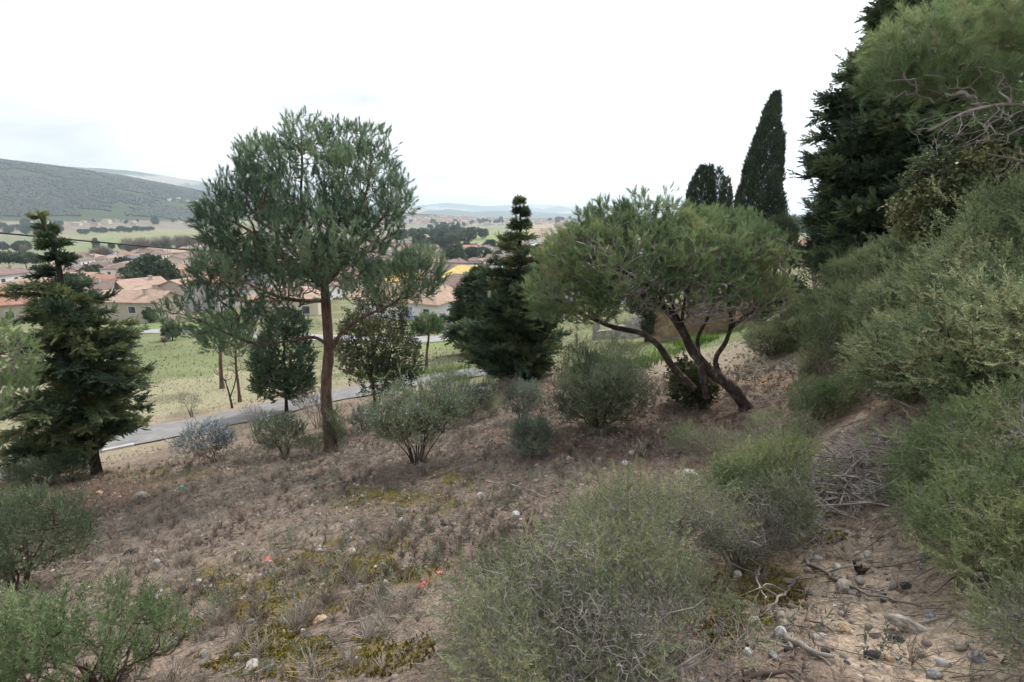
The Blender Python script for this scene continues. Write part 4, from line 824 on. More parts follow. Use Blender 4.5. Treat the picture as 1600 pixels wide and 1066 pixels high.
# dry herbs and short dead grass
TH = [t_needles(16, .02, .085, .0016, (.1, 1.1), seed=s + 200) for s in range(6)]
p = ground_pts(12000, 1.3, 16, .8); p = p[on_hill(p)]; p = p[rng.random(len(p)) < (.25 + .75 * sstep(.35, .6, fbm(p[:, 0] * .9, p[:, 1] * .9, 300))) * (1 - .8 * path_w(p))]
V, F, T = scatter(TH, p, np.array([[0, 0, 1.]]) + rng.normal(0, .3, p.shape), rng.uniform(.35, 1.25, len(p)) * (1 + p[:, 1] / 14), tint=clump_tint(p, .7, 301, .1, .85, .15))
tag(link('dry_herbs', npmesh('dry_herbs', V, F, F_herb, tint=T)), kind='stuff')
# ankle-high dead scrub and grey-green herbs between the bushes
TW = []
for s_ in range(5):
    g_ = np.random.default_rng(700 + s_); n_ = 46; a_ = g_.uniform(0, 2 * pi, n_); t_ = g_.uniform(.1, .95, n_); d_ = np.stack([np.cos(a_) * np.sin(t_), np.sin(a_) * np.sin(t_), np.cos(t_)], 1); o_ = d_ * g_.uniform(0, .35, n_)[:, None] + g_.normal(0, .05, (n_, 3)) * np.array([1, 1, 0]); e_ = o_ + unit(d_ + g_.normal(0, .35, (n_, 3))) * g_.uniform(.3, .8, n_)[:, None]
    v_, f_ = sticks(o_, e_, np.full(n_, .011), np.full(n_, .005), 3); TW.append((v_, f_, np.repeat(g_.normal(0, .1, n_), 6)))
p = ground_pts(2600, 1.8, 18, .8); p = p[on_hill(p)]; p = p[rng.random(len(p)) < sstep(.38, .62, fbm(p[:, 0] * .7 + 5, p[:, 1] * .7, 310)) * (1 - path_w(p))]
V, F, T = scatter(TW, p, np.array([[0, 0, 1.]]) + rng.normal(0, .25, p.shape), rng.uniform(.08, .24, len(p)), tint=clump_tint(p, .9, 311, .2, .8, .12)); tag(link('dead_scrub', npmesh('dead_scrub', V, F, F_herb, tint=T)), kind='stuff')
p = ground_pts(1500, 1.8, 20, .75); p = p[on_hill(p)]; p = p[rng.random(len(p)) < sstep(.42, .62, fbm(p[:, 0] * .5 + 25, p[:, 1] * .5, 312)) * (1 - path_w(p))]; p = np.repeat(p, 5, 0); p[:, :2] += rng.normal(0, .05, (len(p), 2)); p[:, 2] = hz(p[:, 0], p[:, 1]) + micro(p[:, 0], p[:, 1])
V, F, T = scatter(TS_rose, p, np.array([[0, 0, 1.]]) + rng.normal(0, .35, p.shape), rng.uniform(.5, 1.1, len(p)), tint=clump_tint(p, .9, 313, .3, .95, .1)); tag(link('low_herbs', npmesh('low_herbs', V, F, F_roseg, tint=T)), kind='stuff')
# needle mats under the pines
TN = [t_needles(9, .01, .05, .0012, (1.2, 1.65), seed=s + 210) for s in range(5)]
p = ground_pts(9000, 1.3, 15, .7); p = p[on_hill(p)]
V, F, T = scatter(TN, p + np.array([0, 0, .006]), np.array([[0, 0, 1.]]) + rng.normal(0, .15, p.shape), rng.uniform(.5, 1.4, len(p)) * (1 + p[:, 1] / 10), tint=rng.uniform(0, .7, len(p)))
tag(link('needle_litter', npmesh('needle_litter', V, F, F_herb, tint=T)), kind='stuff')
# moss cushions
F_moss = foliage_mat('moss', [(0, (.09,.065,.012)), (.5, (.20,.16,.026)), (1, (.32,.28,.06))], .1, .95, .05)
TM = [t_leaves(14, .012, .012, .006, (.2, 1.3), seed=s + 220) for s in range(4)]
mp_ = []
for cx, cy, rx, ry, n in ((420,960,190,70,2600),(560,880,150,36,1200),(480,1010,200,56,1800),(620,780,100,22,500),(330,1000,80,45,500),(1180,935,80,50,900),(1270,836,55,14,500),(1150,990,60,36,500),(700,750,60,16,300)):
    a = rng.uniform(0, 2 * pi, n); r = np.sqrt(rng.random(n)); px, py = cx + rx * r * np.cos(a), cy + ry * r * np.sin(a); g0 = G(cx, cy)
    for _ in range(2):      # walk the points onto the ground
        u = (px - CXP) / FPX; v = (CYP - py) / FPX; yy = cos(PITCH) + v * sin(PITCH); zz = -sin(PITCH) + v * cos(PITCH)
        Y = np.full(n, g0[1])
        for it in range(12): Y = Y * .5 + .5 * np.clip(hz(u / yy * Y, Y) / (zz / yy), .8, 12)
    x = u / yy * Y; q = np.stack([x, Y, hz(x, Y) + micro(x, Y)], 1); mp_.append(q)
p = np.vstack(mp_); p = p[fbm(p[:, 0] * 3.1, p[:, 1] * 3.1, 90) > .42]
V, F, T = scatter(TM, p, np.array([[0, 0, 1.]]) + rng.normal(0, .2, p.shape), rng.uniform(.6, 1.5, len(p)), tint=clump_tint(p, .12, 302, .1, .9, .1))
tag(link('moss', npmesh('moss', V, F, F_moss, tint=T)), kind='stuff')
# single stones one can point to
def stone(px, py, wpx, mat, label, flat=.55, name='stone', dz=.25, cat='stone', seed=None):
    b = G(px, py); r = wpx * mpp(b) / 2; v, f = rock(1, seed or int(px * 7 + py), flat, .3); me = npmesh(name, v * r, f, mat, smooth=True); o = link(name, me)
    o.location = b + np.array([0, 0, r * flat * dz]); o.rotation_euler = (rng.normal(0, .15), rng.normal(0, .15), rng.uniform(0, 6)); tag(o, label, cat); return o
for a in [(1421,985,62,MS[0],'long blotched pale boulder lying on the sandy path'),(1458,968,26,MS[1],'round grey-topped stone just uphill of the long boulder'),(1318,918,30,MS[0],'plump cream stone under a fallen branch on the path'),
 (1319,988,24,MS[2],'yellow-streaked white stone alone in the middle of the path'),(1222,996,26,MS[4],'whitish rounded stone at the end of the split dead wood'),(1152,902,20,MS[4],'white oval stone among moss under the forked stems'),
 (1391,1031,20,MS[2],'tan blunt stone left of the small grey pebbles'),(1528,1032,28,MS[1],'mottled grey stone at the lower corner of the path'),(1460,1056,26,MS[1],'blue-grey flat stone at the bottom edge of the path'),(1398,1030,14,MS[1],'small grey stone touching the tan blunt one'),
 (1115,990,20,MS[1],'grey round stone half hidden in the mossy hollow'),(1168,1023,16,MS[4],'little white stone in the mossy hollow'),(1211,1027,22,MS[1],'light grey stone below the split dead wood'),(1268,928,18,MS[1],'small grey-brown stone left of the plump cream one'),
 (1355,870,16,MS[4],'white flake of stone up the sandy path'),(1308,888,15,MS[4],'pale flat stone on the path beside the dark stump'),(1368,965,18,MS[0],'dull beige stone upslope of the long boulder'),(1400,1000,24,MS[3],'dark stone tucked beneath the long boulder'),
 (1071,745,36,MS[0],'large pale rock at the top edge of the near thicket'),(1063,762,22,MS[0],'cream rock just below the large pale one'),(938,721,14,MS[0],'pale stone on the reddish litter, uppermost of a pair'),(976,727,12,MS[4],'white stone on the reddish litter in mid-slope'),
 (889,718,12,MS[0],'small cream stone beside the silvery bush'),(907,742,10,MS[2],'tan stone below the silvery bush'),(627,868,15,MS[3],'black stone on the mossy litter'),(603,911,13,MS[4],'white egg-shaped stone near the terracotta shards'),
 (562,919,15,MS[1],'pinkish-grey stone left of the white egg-shaped one'),(549,860,15,MS[0],'sharp-edged pale stone with grey shade beside a dead twig'),(631,831,12,MS[4],'flat white stone up from the black one'),(547,842,11,MS[1],'grey stone right above the sharp-edged one'),
 (390,1049,34,MS[0],'long pinkish stone beside a bent stick at the bottom edge'),(497,972,28,MS[2],'ochre lump of sandstone in the moss'),(204,866,26,MS[3],'dark lichened stone on the slope above the fresh green bush'),(245,880,13,MS[4],'white oval pebble below the dark lichened stone'),
 (222,778,24,MS[0],'flat whitish stone by the dark earth'),(297,766,14,MS[1],'greyish stone next to the green scrap'),(155,771,12,MS[2],'brown-orange stone at the rim of the dark earth'),(99,855,15,MS[0],'pale flat stone right of the leaning edge bush'),
 (294,941,13,MS[2],'light ochre stone in the moss among green shoots'),(651,724,9,MS[1],'blue-grey round stone at the root of the vase-shaped rosemary'),(751,776,13,MS[4],'white stone with a chipped top, uphill of the thicket'),(806,806,15,MS[4],'shining white stone in the near thicket\'s edge'),
 (818,787,11,MS[2],'small tan stone at the near thicket\'s edge'),(872,579,11,MS[3],'dark stump-like rock on the brown earth beside the layered conifer'),(1225,578,12,MS[0],'pale rock on the stony bank near the ruin'),(1237,600,12,MS[2],'sandy rock low on the stony bank')]:
    stone(*a, flat=.95 if a[3] == MS[4] else .6) if a[2] != 62 else None
o = stone(1421, 985, 44, MS[0], 'long blotched pale boulder lying on the sandy path', flat=.75); o.scale = (1.5, .72, .9); o.rotation_euler = (.1, .1, -.75)
peb = [link('pebble', npmesh('pebble', *rock(0, 900 + k, .6, .3), MS[(0, 1, 2, 4, 0, 1, 2, 0, 1, 3)[k]], smooth=True)) for k in range(10)]
p = ground_pts(2600, 1.5, 13, .9); p = p[on_hill(p)]; p = np.vstack([p[rng.random(len(p)) < .12 + path_w(p)]])[:235]
for i, q in enumerate(p):
    o = peb[i % 10]
    if i >= 10: o = o.copy(); COL.objects.link(o)
    s = rng.uniform(.012, .036) * (1 + q[1] / 14); o.scale = (s, s, s); o.location = q + np.array([0, 0, s * .25]); o.rotation_euler = (rng.normal(0, .2), rng.normal(0, .2), rng.uniform(0, 6))
    tag(o, 'nondescript little pebble lying in the twig litter of the slope', 'pebble', 'little pebbles on the slope')
def shard(px, py, wpx, label):
    b = G(px, py); r = wpx * mpp(b) / 2; m = MB(); pts = [(-1, -.5), (.1, -.8), (1, -.35), (.8, .6), (0, .45), (-.75, .75)]
    n = len(pts); top = [(x * r, y * r, .012 + .1 * r * x) for x, y in pts]; bot = [(x * r, y * r, -.004) for x, y in pts]; m.poly(top); m.poly(bot[::-1])
    for i in range(n): m.poly([bot[i], bot[(i+1) % n], top[(i+1) % n], top[i]])
    o = m.build('terracotta_shard', M_clay); o.location = b + np.array([0, 0, .008]); o.rotation_euler = (.1, -.12, rng.uniform(0, 6)); tag(o, label, 'shard')
shard(662, 916, 22, 'largest orange terracotta shard lying in the litter'); shard(688, 897, 13, 'small orange terracotta shard uphill of the largest one'); shard(415, 878, 15, 'flat pinkish terracotta shard lying apart on the slope')
m = MB(); b = G(283, 763); m.poly([(-.07,-.03,.01),(.02,-.04,.03),(.08,0,.012),(.03,.04,.035),(-.05,.03,.014)]); m.poly([(-.05,.03,.014),(.03,.04,.035),(.08,0,.012),(.02,-.04,.006),(-.07,-.03,.004)][::-1])
o = m.build('plastic_scrap', solid_mat('green_plastic', [(.4, (.02,.45,.22)), (.6, (.04,.55,.30))], 20, 2, .4, .5)); o.location = b + np.array([0, 0, .01]); tag(o, 'crumpled bright green scrap of plastic on the slope', 'litter')
# fallen branches and sticks
def branch(pts, r, label, mat=None, name='fallen_branch', fork=0, lift=.02, cat='branch'):
    q = [G(*a[:2]) + np.array([0, 0, lift + (a[2] if len(a) > 2 else 0)]) for a in pts]; base = q[0].copy(); q = np.array(q) - base
    P_, R_ = smooth_path(q, np.linspace(r, r * .35, len(q)), .04); P_ = P_ + np.c_[rng.normal(0, .006, (len(P_), 2)), rng.normal(0, .004, len(P_))]; parts = [sweep(P_, R_, 7, .25, int(pts[0][0]))]
    for k in range(fork):
        i = rng.integers(len(P_) // 4, len(P_) - 2); d = unit(P_[i+1] - P_[i]); a = rng.choice([-1, 1]) * rng.uniform(.5, 1.0); d = np.array([d[0]*cos(a)-d[1]*sin(a), d[0]*sin(a)+d[1]*cos(a), d[2] + rng.uniform(0, .35)]); L_ = rng.uniform(.12, .4)
        f = smooth_path([P_[i], P_[i] + d * L_ * .5 + rng.normal(0, .02, 3), P_[i] + d * L_ + rng.normal(0, .03, 3)], [R_[i] * .7, R_[i] * .5, R_[i] * .2], .04); parts.append(sweep(f[0], f[1], 6, .2, k))
    V, F = join(parts); o = link(name, npmesh(name, V, F, mat or M_twig, smooth=True)); o.location = base; tag(o, label, cat); return o
branch([(1255,880),(1300,905),(1345,930),(1390,940),(1440,950)], .012, 'crooked dead branch lying across the sandy path', fork=3)
branch([(1270,868),(1240,915),(1200,955),(1165,985)], .011, 'bent dead branch running down from the path into the moss', fork=3)
branch([(1225,1000),(1260,1020),(1300,1032)], .02, 'split grey piece of dead wood at the edge of the path', fork=2)
branch([(1165,1015),(1200,1000),(1232,985)], .013, 'short forked dead stick right beside the whitish stone', fork=2)
branch([(1160,1066),(1200,1052),(1240,1058),(1250,1066)], .012, 'arched dark stick in the lower hollow', M_twigbr, fork=1)
branch([(1190,850),(1192,890,.05),(1180,925,.04),(1195,950)], .012, 'thick bare forked stem standing at the thicket\'s path side', fork=3, lift=.05)
branch([(1290,850),(1250,835,.05),(1210,820,.1),(1180,800,.12)], .009, 'thin pale branch slanting out of the near thicket', fork=4)
branch([(430,1045),(400,1056),(375,1060)], .011, 'bent grey stick touching the long pinkish stone', fork=0)
branch([(640,760),(690,745),(745,722),(785,712)], .008, 'long thin dark stick lying across the slope above the thicket', M_twigbr)
branch([(545,832),(590,818)], .008, 'straight dark stick on the mossy slope', M_twigbr); branch([(545,872),(580,864)], .010, 'dark stick end beside the sharp-edged pale stone', M_twigbr)
branch([(395,968),(415,948)], .012, 'short charred stick in the moss', M_barkdark); branch([(1060,720),(1110,708),(1150,700)], .008, 'thin dry branch before the leaning trunk', fork=3)
branch([(835,652),(865,645),(885,640)], .010, 'dark dry stick right of the sage-green bush', M_twigbr, fork=2); branch([(1350,600),(1320,590,.05),(1300,575,.08)], .009, 'dry reddish branch on the sandy bank', M_twigbr, fork=4)
branch([(760,800,.12),(815,830,.2),(870,862,.15),(910,900,.05)], .008, 'pale dead branch lying over the near thicket\'s crown', fork=4, lift=.3)
branch([(900,940,.1),(960,905,.15),(1050,895,.1),(1090,900,.05)], .009, 'long grey bough stretched through the heart of the thicket', fork=4, lift=.12)
# dark root stump on the path
b = G(1343, 896); q = [sweep(*smooth_path([np.array([0, 0, -.02]), np.array([cos(a) * .02, sin(a) * .02, .03]), np.array([cos(a) * .045, sin(a) * .045, rng.uniform(.03, .09)])], [.016, .012, .004], .015), 6, .3, i) for i, a in enumerate(np.arange(7) * .9)]
V, F = join(q); o = link('root_stump', npmesh('root_stump', V, F, M_barkdark, smooth=True)); o.location = b; tag(o, 'small dark burnt-looking root stump on the path', 'stump')
# the heap of cut branches
A = []; B = []; RA = []; RB = []; c0 = G(1352, 762)
for k in range(1700):
    u, v_ = rng.normal(0, .5), rng.normal(0, .34); x, y = c0[0] + u + v_ * .5, c0[1] + .25 + v_ - u * .1; z0 = hz(x, y)[0]; hgt = .36 * math.exp(-(u / .55) ** 2 - (v_ / .4) ** 2) + .03
    a = rng.normal(.2, .75) + (pi if rng.random() < .5 else 0); l = rng.uniform(.12, .55); r = rng.uniform(.002, .005) if rng.random() < .8 else rng.uniform(.007, .015); el_ = rng.normal(.0, .22)
    q = np.array([x, y, z0 + rng.uniform(0, 1) * hgt])
    for s_ in range(4):
        a += rng.normal(0, .3); el_ += rng.normal(0, .15); e = q + np.array([cos(a) * cos(el_), sin(a) * cos(el_), sin(el_)]) * l / 4; e[2] = max(e[2], hz(e[0], e[1])[0] + .01) if s_ % 2 else e[2]
        A.append(q); B.append(e); RA.append(r * (1 - s_ * .15)); RB.append(r * (.85 - s_ * .15)); q = e
V, F = sticks(np.array(A), np.array(B), np.array(RA), np.array(RB), 4); tag(link('brush_pile', npmesh('brush_pile', V, F, M_thick)), kind='stuff')
# stony bank and dry field cover
def px_pts(cx, cy, rx, ry, n):
    a = rng.uniform(0, 2 * pi, n); r = np.sqrt(rng.random(n)); px, py = cx + rx * r * np.cos(a), cy + ry * r * np.sin(a); q = np.array([G(px[i], py[i]) for i in range(0, n, 6)]); q = np.repeat(q, 6, 0)[:n]; q[:, :2] += rng.normal(0, .16, (len(q), 2)); q[:, 2] = hz(q[:, 0], q[:, 1]) + micro(q[:, 0], q[:, 1]); return q
p = np.vstack([px_pts(1235, 590, 95, 26, 900), px_pts(1180, 545, 90, 12, 300), px_pts(1380, 600, 60, 26, 300)])
V, F, T = scatter(tm0, p, np.array([[0, 0, 1.]]) + rng.normal(0, .3, p.shape), .015 + .05 * rng.random(len(p)) ** 3, tint=rng.uniform(.3, 1, len(p))); tag(link('scree', npmesh('scree', V, F, M_stone, tint=T)), kind='stuff')
TGd = [t_needles(16, .03, .16, .007, (.1, .9), seed=s + 240) for s in range(4)]
r = 15 * (75 / 15) ** rng.random(26000); a = np.radians(rng.uniform(-52, 30, len(r))); x, y = r * np.sin(a), r * np.cos(a); p = np.stack([x, y, hz(x, y) + micro(x, y)], 1); qx, qy = to_px(*p.T)
lane = np.interp(qx, [-420,-60,60,160,330,470,620,790,1200], [800,739,714,693,661,629,601,574,540]); k = ~on_hill(p) & (np.abs(qy - lane) > 26 * 15 / np.maximum(r, 15)) & (np.abs(qy - 526) > 9) & (p[:, 0] < r * .5); p = p[k]
g = sstep(.42, .62, fbm(p[:, 0] * .15, p[:, 1] * .15, 320)) * (p[:, 1] > 24)
for nm, sel, mt in (('dry_grass', rng.random(len(p)) > g, F_straw), ('meadow_grass', rng.random(len(p)) < g * .8, F_meadow)):
    q = p[sel]; V, F, T = scatter(TGd, q, np.array([[0, 0, 1.]]) + rng.normal(0, .25, q.shape), rng.uniform(.3, .8, len(q)) * np.clip(q[:, 1] / 30, .6, 1.3), tint=clump_tint(q, 2, 321, .45, .8, .08)); tag(link(nm, npmesh(nm, V, F, mt, tint=T)), kind='stuff')
# grass verges
TG = [t_needles(14, .02, .2, .006, (.05, .6), seed=s + 230) for s in range(4)]
def patch_pts(poly, n):
    px0, py0 = np.min(poly, 0); px1, py1 = np.max(poly, 0); px = rng.uniform(px0, px1, n * 2); py = rng.uniform(py0, py1, n * 2); s = inpoly(px, py, poly); return [G(a, b) for a, b in zip(px[s][:n], py[s][:n])]
gp = []
for poly, n in (([(985,572),(1075,532),(1110,520),(1118,532),(1060,552),(1000,580)], 260), ([(880,585),(960,565),(975,575),(900,595)], 120), ([(650,585),(740,572),(755,585),(700,600),(655,598)], 140), ([(1075,520),(1160,500),(1200,500),(1180,515),(1080,530)], 110)):
    gp += patch_pts(poly, n)
gp = np.repeat(np.array(gp), 6, 0); gp[:, :2] += rng.normal(0, .22, (len(gp), 2)); gp[:, 2] = hz(gp[:, 0], gp[:, 1]) + micro(gp[:, 0], gp[:, 1])
V, F, T = scatter(TG, gp, np.array([[0, 0, 1.]]) + rng.normal(0, .2, gp.shape), rng.uniform(.6, 1.3, len(gp)), tint=clump_tint(gp, .6, 303, .2, .9)); tag(link('verge_grass', npmesh('verge_grass', V, F, F_grass, tint=T)), kind='stuff')
# ---------------------------------------------------------------- lanes, driveway, walls, ruin, pole, cable
def ribbon(name, pts, width, mat, lift=.04, kind='structure', seg=.6):
    c = np.array([G(*a) if len(a) == 2 else a for a in pts]); q, _ = smooth_path(c, np.ones(len(c)), seg * (1 + c[:, 1].mean() / 60)); t = unit(np.gradient(q, axis=0) * np.array([1, 1, 0])); nrm = np.stack([-t[:, 1], t[:, 0], np.zeros(len(t))], 1)
    cols = np.linspace(-.5, .5, 9); W_ = width * (1 + .08 * (fbm(q[:, 0] * .8, q[:, 1] * .8, 77) - .5) * 2)
    V = q[:, None] + nrm[:, None] * (cols[None, :, None] * W_[:, None, None]); x, y = V[..., 0], V[..., 1]; V[..., 2] = hz(x, y) + micro(x, y) * .3 + lift * (1 - (np.abs(cols)[None] * 2) ** 6 * .8) + .02
    n = len(q); I, J = np.meshgrid(np.arange(n - 1), np.arange(8), indexing='ij'); I = I.ravel(); J = J.ravel(); F = np.c_[I * 9 + J, I * 9 + J + 1, (I + 1) * 9 + J + 1, (I + 1) * 9 + J]
    o = link(name, npmesh(name, V.reshape(-1, 3), F, mat, smooth=True)); o['kind'] = kind; return o
M_lane = solid_mat('worn_asphalt', [(.3, (.17,.165,.16)), (.5, (.24,.232,.225)), (.7, (.32,.31,.30))], 1.2, 9, .9, .15, .3, 30, rgh=.7)
M_drive = solid_mat('pale_asphalt', [(.3, (.25,.245,.24)), (.6, (.34,.33,.32)), (.8, (.42,.40,.38))], .6, 8, .9, .15)
ribbon('road', [(-420,800),(-200,763),(-60,739),(60,714),(160,693),(250,676),(330,661),(400,645),(470,629),(540,616),(620,601),(700,588),(790,574)], 3.1, M_lane, .10)
ribbon('driveway', [(60,524),(200,519),(330,520),(450,526),(560,530),(640,532),(710,528),(760,524),(820,520)], 4.2, M_drive, .12)
ribbon('path', [(712,527),(724,515),(722,503),(705,496),(690,494)], 3.4, M_drive, .14)
M_conc = solid_mat('pale_concrete', [(.3, (.36,.35,.34)), (.7, (.55,.54,.52))], 3, 5)
def strip_wall(name, label, cat, pts, h, th, mat, seed=0, jag=.15, row=.18, bl=.35, group=None, gap=None):
    """a dry-stone or block wall laid stone by stone along ground points"""
    q = np.array([G(*a) if len(a) == 2 else a for a in pts], float); base = q[0].copy(); m = MB(); g = np.random.default_rng(seed); P_, _ = smooth_path(q, np.ones(len(q)), bl)
    s = np.r_[0, np.cumsum(np.linalg.norm(np.diff(P_[:, :2], axis=0), axis=1))]; Lw = s[-1]; hh = h if callable(h) else (lambda f: h); r = 0; z = -.15
    while z < 6:
        rh = row * g.uniform(.8, 1.25); x = -g.random() * bl; any_ = False
        while x < Lw:
            l = bl * g.uniform(.5, 1.5); a, b = max(x, 0), min(x + l * .96, Lw); x += l
            if b - a < .05: continue
            f = (a + b) / 2 / Lw
            if z > hh(f) * (1 + g.uniform(-jag, jag)): continue
            if gap and gap(f, z): continue
            any_ = True; pa = np.array([np.interp(a, s, P_[:, i]) for i in range(3)]) - base; pb = np.array([np.interp(b, s, P_[:, i]) for i in range(3)]) - base
            d = unit((pb - pa) * np.array([1, 1, 0])); nn = np.array([-d[1], d[0], 0]); t0 = th / 2 * g.uniform(.92, 1.08); e = [g.uniform(-.012, .012) for _ in range(8)]; z0, z1 = z, z + rh * .94
            lo = [pa - nn * t0, pb - nn * t0, pb + nn * t0, pa + nn * t0]; zz = lambda p, k: np.array([p[0], p[1], p[2] + k]); k0 = [zz(p, z0 + e[i]) for i, p in enumerate(lo)]; k1 = [zz(p * 1.0, z1 + e[i + 4]) for i, p in enumerate(lo)]
            mi = int(g.integers(0, len(mat)))
            for fc in ([k0[3],k0[2],k0[1],k0[0]], k1, [k0[0],k0[1],k1[1],k1[0]], [k0[1],k0[2],k1[2],k1[1]], [k0[2],k0[3],k1[3],k1[2]], [k0[3],k0[0],k1[0],k1[3]]): m.poly(fc, mi)
        z += rh
        if not any_: break
    o = m.build(name, mat); o.location = base; tag(o, label, cat, group); return o
MW = [solid_mat('ochre_stone_%s' % k, [(.3, a), (.7, b)], 5, 7, .95, .1, .5, 20) for k, a, b in (('light', (.36,.26,.16), (.52,.40,.27)), ('warm', (.27,.19,.12), (.42,.31,.20)), ('grey', (.22,.19,.16), (.36,.32,.27)))]
MWg = [solid_mat('grey_rubble_%s' % k, [(.3, a), (.7, b)], 5, 7, .95, .1, .5, 20) for k, a, b in (('a', (.22,.21,.20), (.38,.36,.34)), ('b', (.30,.28,.26), (.48,.45,.42)))]
def W3(px, py, Y): b = P(px, py, Y); b[2] = H(b[0], b[1]); return b
# the ruin: an ochre wall, a gap with a beam over it, a pillar, and a rubble end
ruin = thing('stone_ruin', W3(1060, 520, 22.5), 'roofless ochre stone ruin with a dark doorway beneath a wooden beam, behind the windswept pine', 'ruin'); rl = np.array(ruin.location)
def rwall(nm, pts, h, **k):
    o = strip_wall(nm, None, None, pts, h, .5, k.pop('mat', MW), **k); o.location = np.array(o.location) - rl; o.parent = ruin; return o
rwall('wall', [W3(1014, 520, 22.5), W3(1066, 520, 22.3)], lambda f: 1.75 - .5 * f + .2 * sin(f * 9), seed=1, bl=.34, row=.15)
rwall('wall', [W3(1066, 520, 24.5), W3(1150, 515, 24.5)], lambda f: 2.3 - .4 * abs(sin(f * 7)), seed=2, bl=.36, row=.16, mat=[MW[2], MW[1]])
rwall('pillar', [W3(1148, 516, 22.2), W3(1172, 514, 22.0)], lambda f: 2.0 - .6 * f, seed=3, bl=.3, row=.15)
rwall('wall', [W3(1172, 514, 22.2), W3(1215, 512, 23.0)], lambda f: .9 - .5 * f, seed=4, bl=.34, row=.15, mat=MWg)
mb = MB(); a_, b_ = W3(1072, 516, 22.4) - rl, W3(1150, 516, 22.3) - rl; zt = 1.55
for z0, z1, y0, y1 in ((zt, zt + .16, -.12, .12),): mb.poly([(a_[0], a_[1]+y0, a_[2]+z0), (b_[0], b_[1]+y0, b_[2]+z0), (b_[0], b_[1]+y0, b_[2]+z1), (a_[0], a_[1]+y0, a_[2]+z1)]); mb.poly([(a_[0], a_[1]+y1, a_[2]+z1), (b_[0], b_[1]+y1, b_[2]+z1), (b_[0], b_[1]+y1, b_[2]+z0), (a_[0], a_[1]+y1, a_[2]+z0)]); mb.poly([(a_[0], a_[1]+y0, a_[2]+z1), (b_[0], b_[1]+y0, b_[2]+z1), (b_[0], b_[1]+y1, b_[2]+z1), (a_[0], a_[1]+y1, a_[2]+z1)]); mb.poly([(a_[0], a_[1]+y1, a_[2]+z0), (b_[0], b_[1]+y1, b_[2]+z0), (b_[0], b_[1]+y0, b_[2]+z0), (a_[0], a_[1]+y0, a_[2]+z0)])
mb.build('beam', M_twigbr, ruin)
strip_wall('stone_wall', 'tumbled grey rubble wall running off from the ruin behind the pine\'s hanging twigs', 'wall', [W3(930, 520, 27), W3(970, 520, 26), W3(1006, 520, 24.5)], lambda f: .65 - .25 * sin(f * 6), .6, MWg, 5, bl=.5, row=.2)
strip_wall('garden_wall', 'low dark stone wall curving along the driveway before the white bungalow', 'wall', [(655,526),(680,518),(703,509),(716,500)], .55, .4, [MW[2], MWg[0]], 6, bl=.6, row=.2)
strip_wall('kerb', 'pale concrete kerb along the near side of the lane', 'kerb', [(118,716),(150,709),(185,702),(214,696)], .06, .15, [M_conc], 7, bl=1.2, row=.25, jag=0)
strip_wall('concrete_edge', 'white concrete slab edge by the lane at the picture edge', 'slab', [(-40,758),(0,746),(26,742)], .18, .5, [M_conc], 8, bl=1.6, row=.25, jag=0)
stone(20, 752, 34, MS[1], 'grey rock under the white slab edge by the lane')
# utility pole and cables
pb = P(762, 405, 30); foot = np.array([pb[0] + .1, 30, H(pb[0], 30)]); pl = thing('utility_pole', foot, 'weathered grey utility pole with one crossarm standing among the dark conifers', 'utility pole'); hp = pb[2] - foot[2]
M_pole = solid_mat('weathered_wood', [(.3, (.20,.18,.165)), (.7, (.36,.335,.31))], 6, 6, .9, .1, .4, 20, stretch=(1, 1, .1))
V, F = sweep(np.array([[0, 0, -.3], [0, 0, hp * .5], [-.1, 0, hp]]), np.array([.12, .105, .09]), 12, .04, 1); link('post', npmesh('post', V, F, M_pole, smooth=True), pl)
mb = MB(); mb.box(-.6, .5, -.15, -.07, hp - .36, hp - .28); mb.build('crossarm', M_pole, pl)
for x in (-.52, -.1, .42):
    V, F = sweep(np.array([[x, -.11, hp - .28], [x, -.11, hp - .24], [x, -.11, hp - .20], [x, -.11, hp - .15]]), np.array([.02, .035, .03, .02]), 10, 0, 1); link('insulator', npmesh('insulator', V, F, M_conc, smooth=True), pl)
M_cable = solid_mat('black_cable', [(.3, (.02,.02,.022)), (.7, (.05,.05,.05))], 6, 2, .6, .3)
def cable(pts, r, label):
    q = np.array(pts); b = q[0].copy(); P_, R_ = smooth_path(q - b, np.full(len(q), r), .5); o = link('overhead_cable', npmesh('overhead_cable', *sweep(P_, R_, 6, .0, 1), M_cable, smooth=True)); o.location = b; tag(o, label, 'cable')
cable([P(-420, 322, 11), P(-150, 346, 13.5), P(0, 364, 16), P(330, 393, 21.5), P(600, 408, 26.5), P(755, 412, 29.88)], .03, 'thick black twisted cable crossing the view from the left behind the tall pine')
cable([P(768, 412, 29.88), P(800, 432, 31), P(860, 447, 35), P(960, 440, 44)], .015, 'thin wire sagging away from the pole behind the dark layered conifer')
cable([P(480, 545, 38), P(640, 518, 44), P(700, 503, 49), P(757, 482, 55)], .02, 'thin pale wire low over the driveway in front of the little round-headed pine')
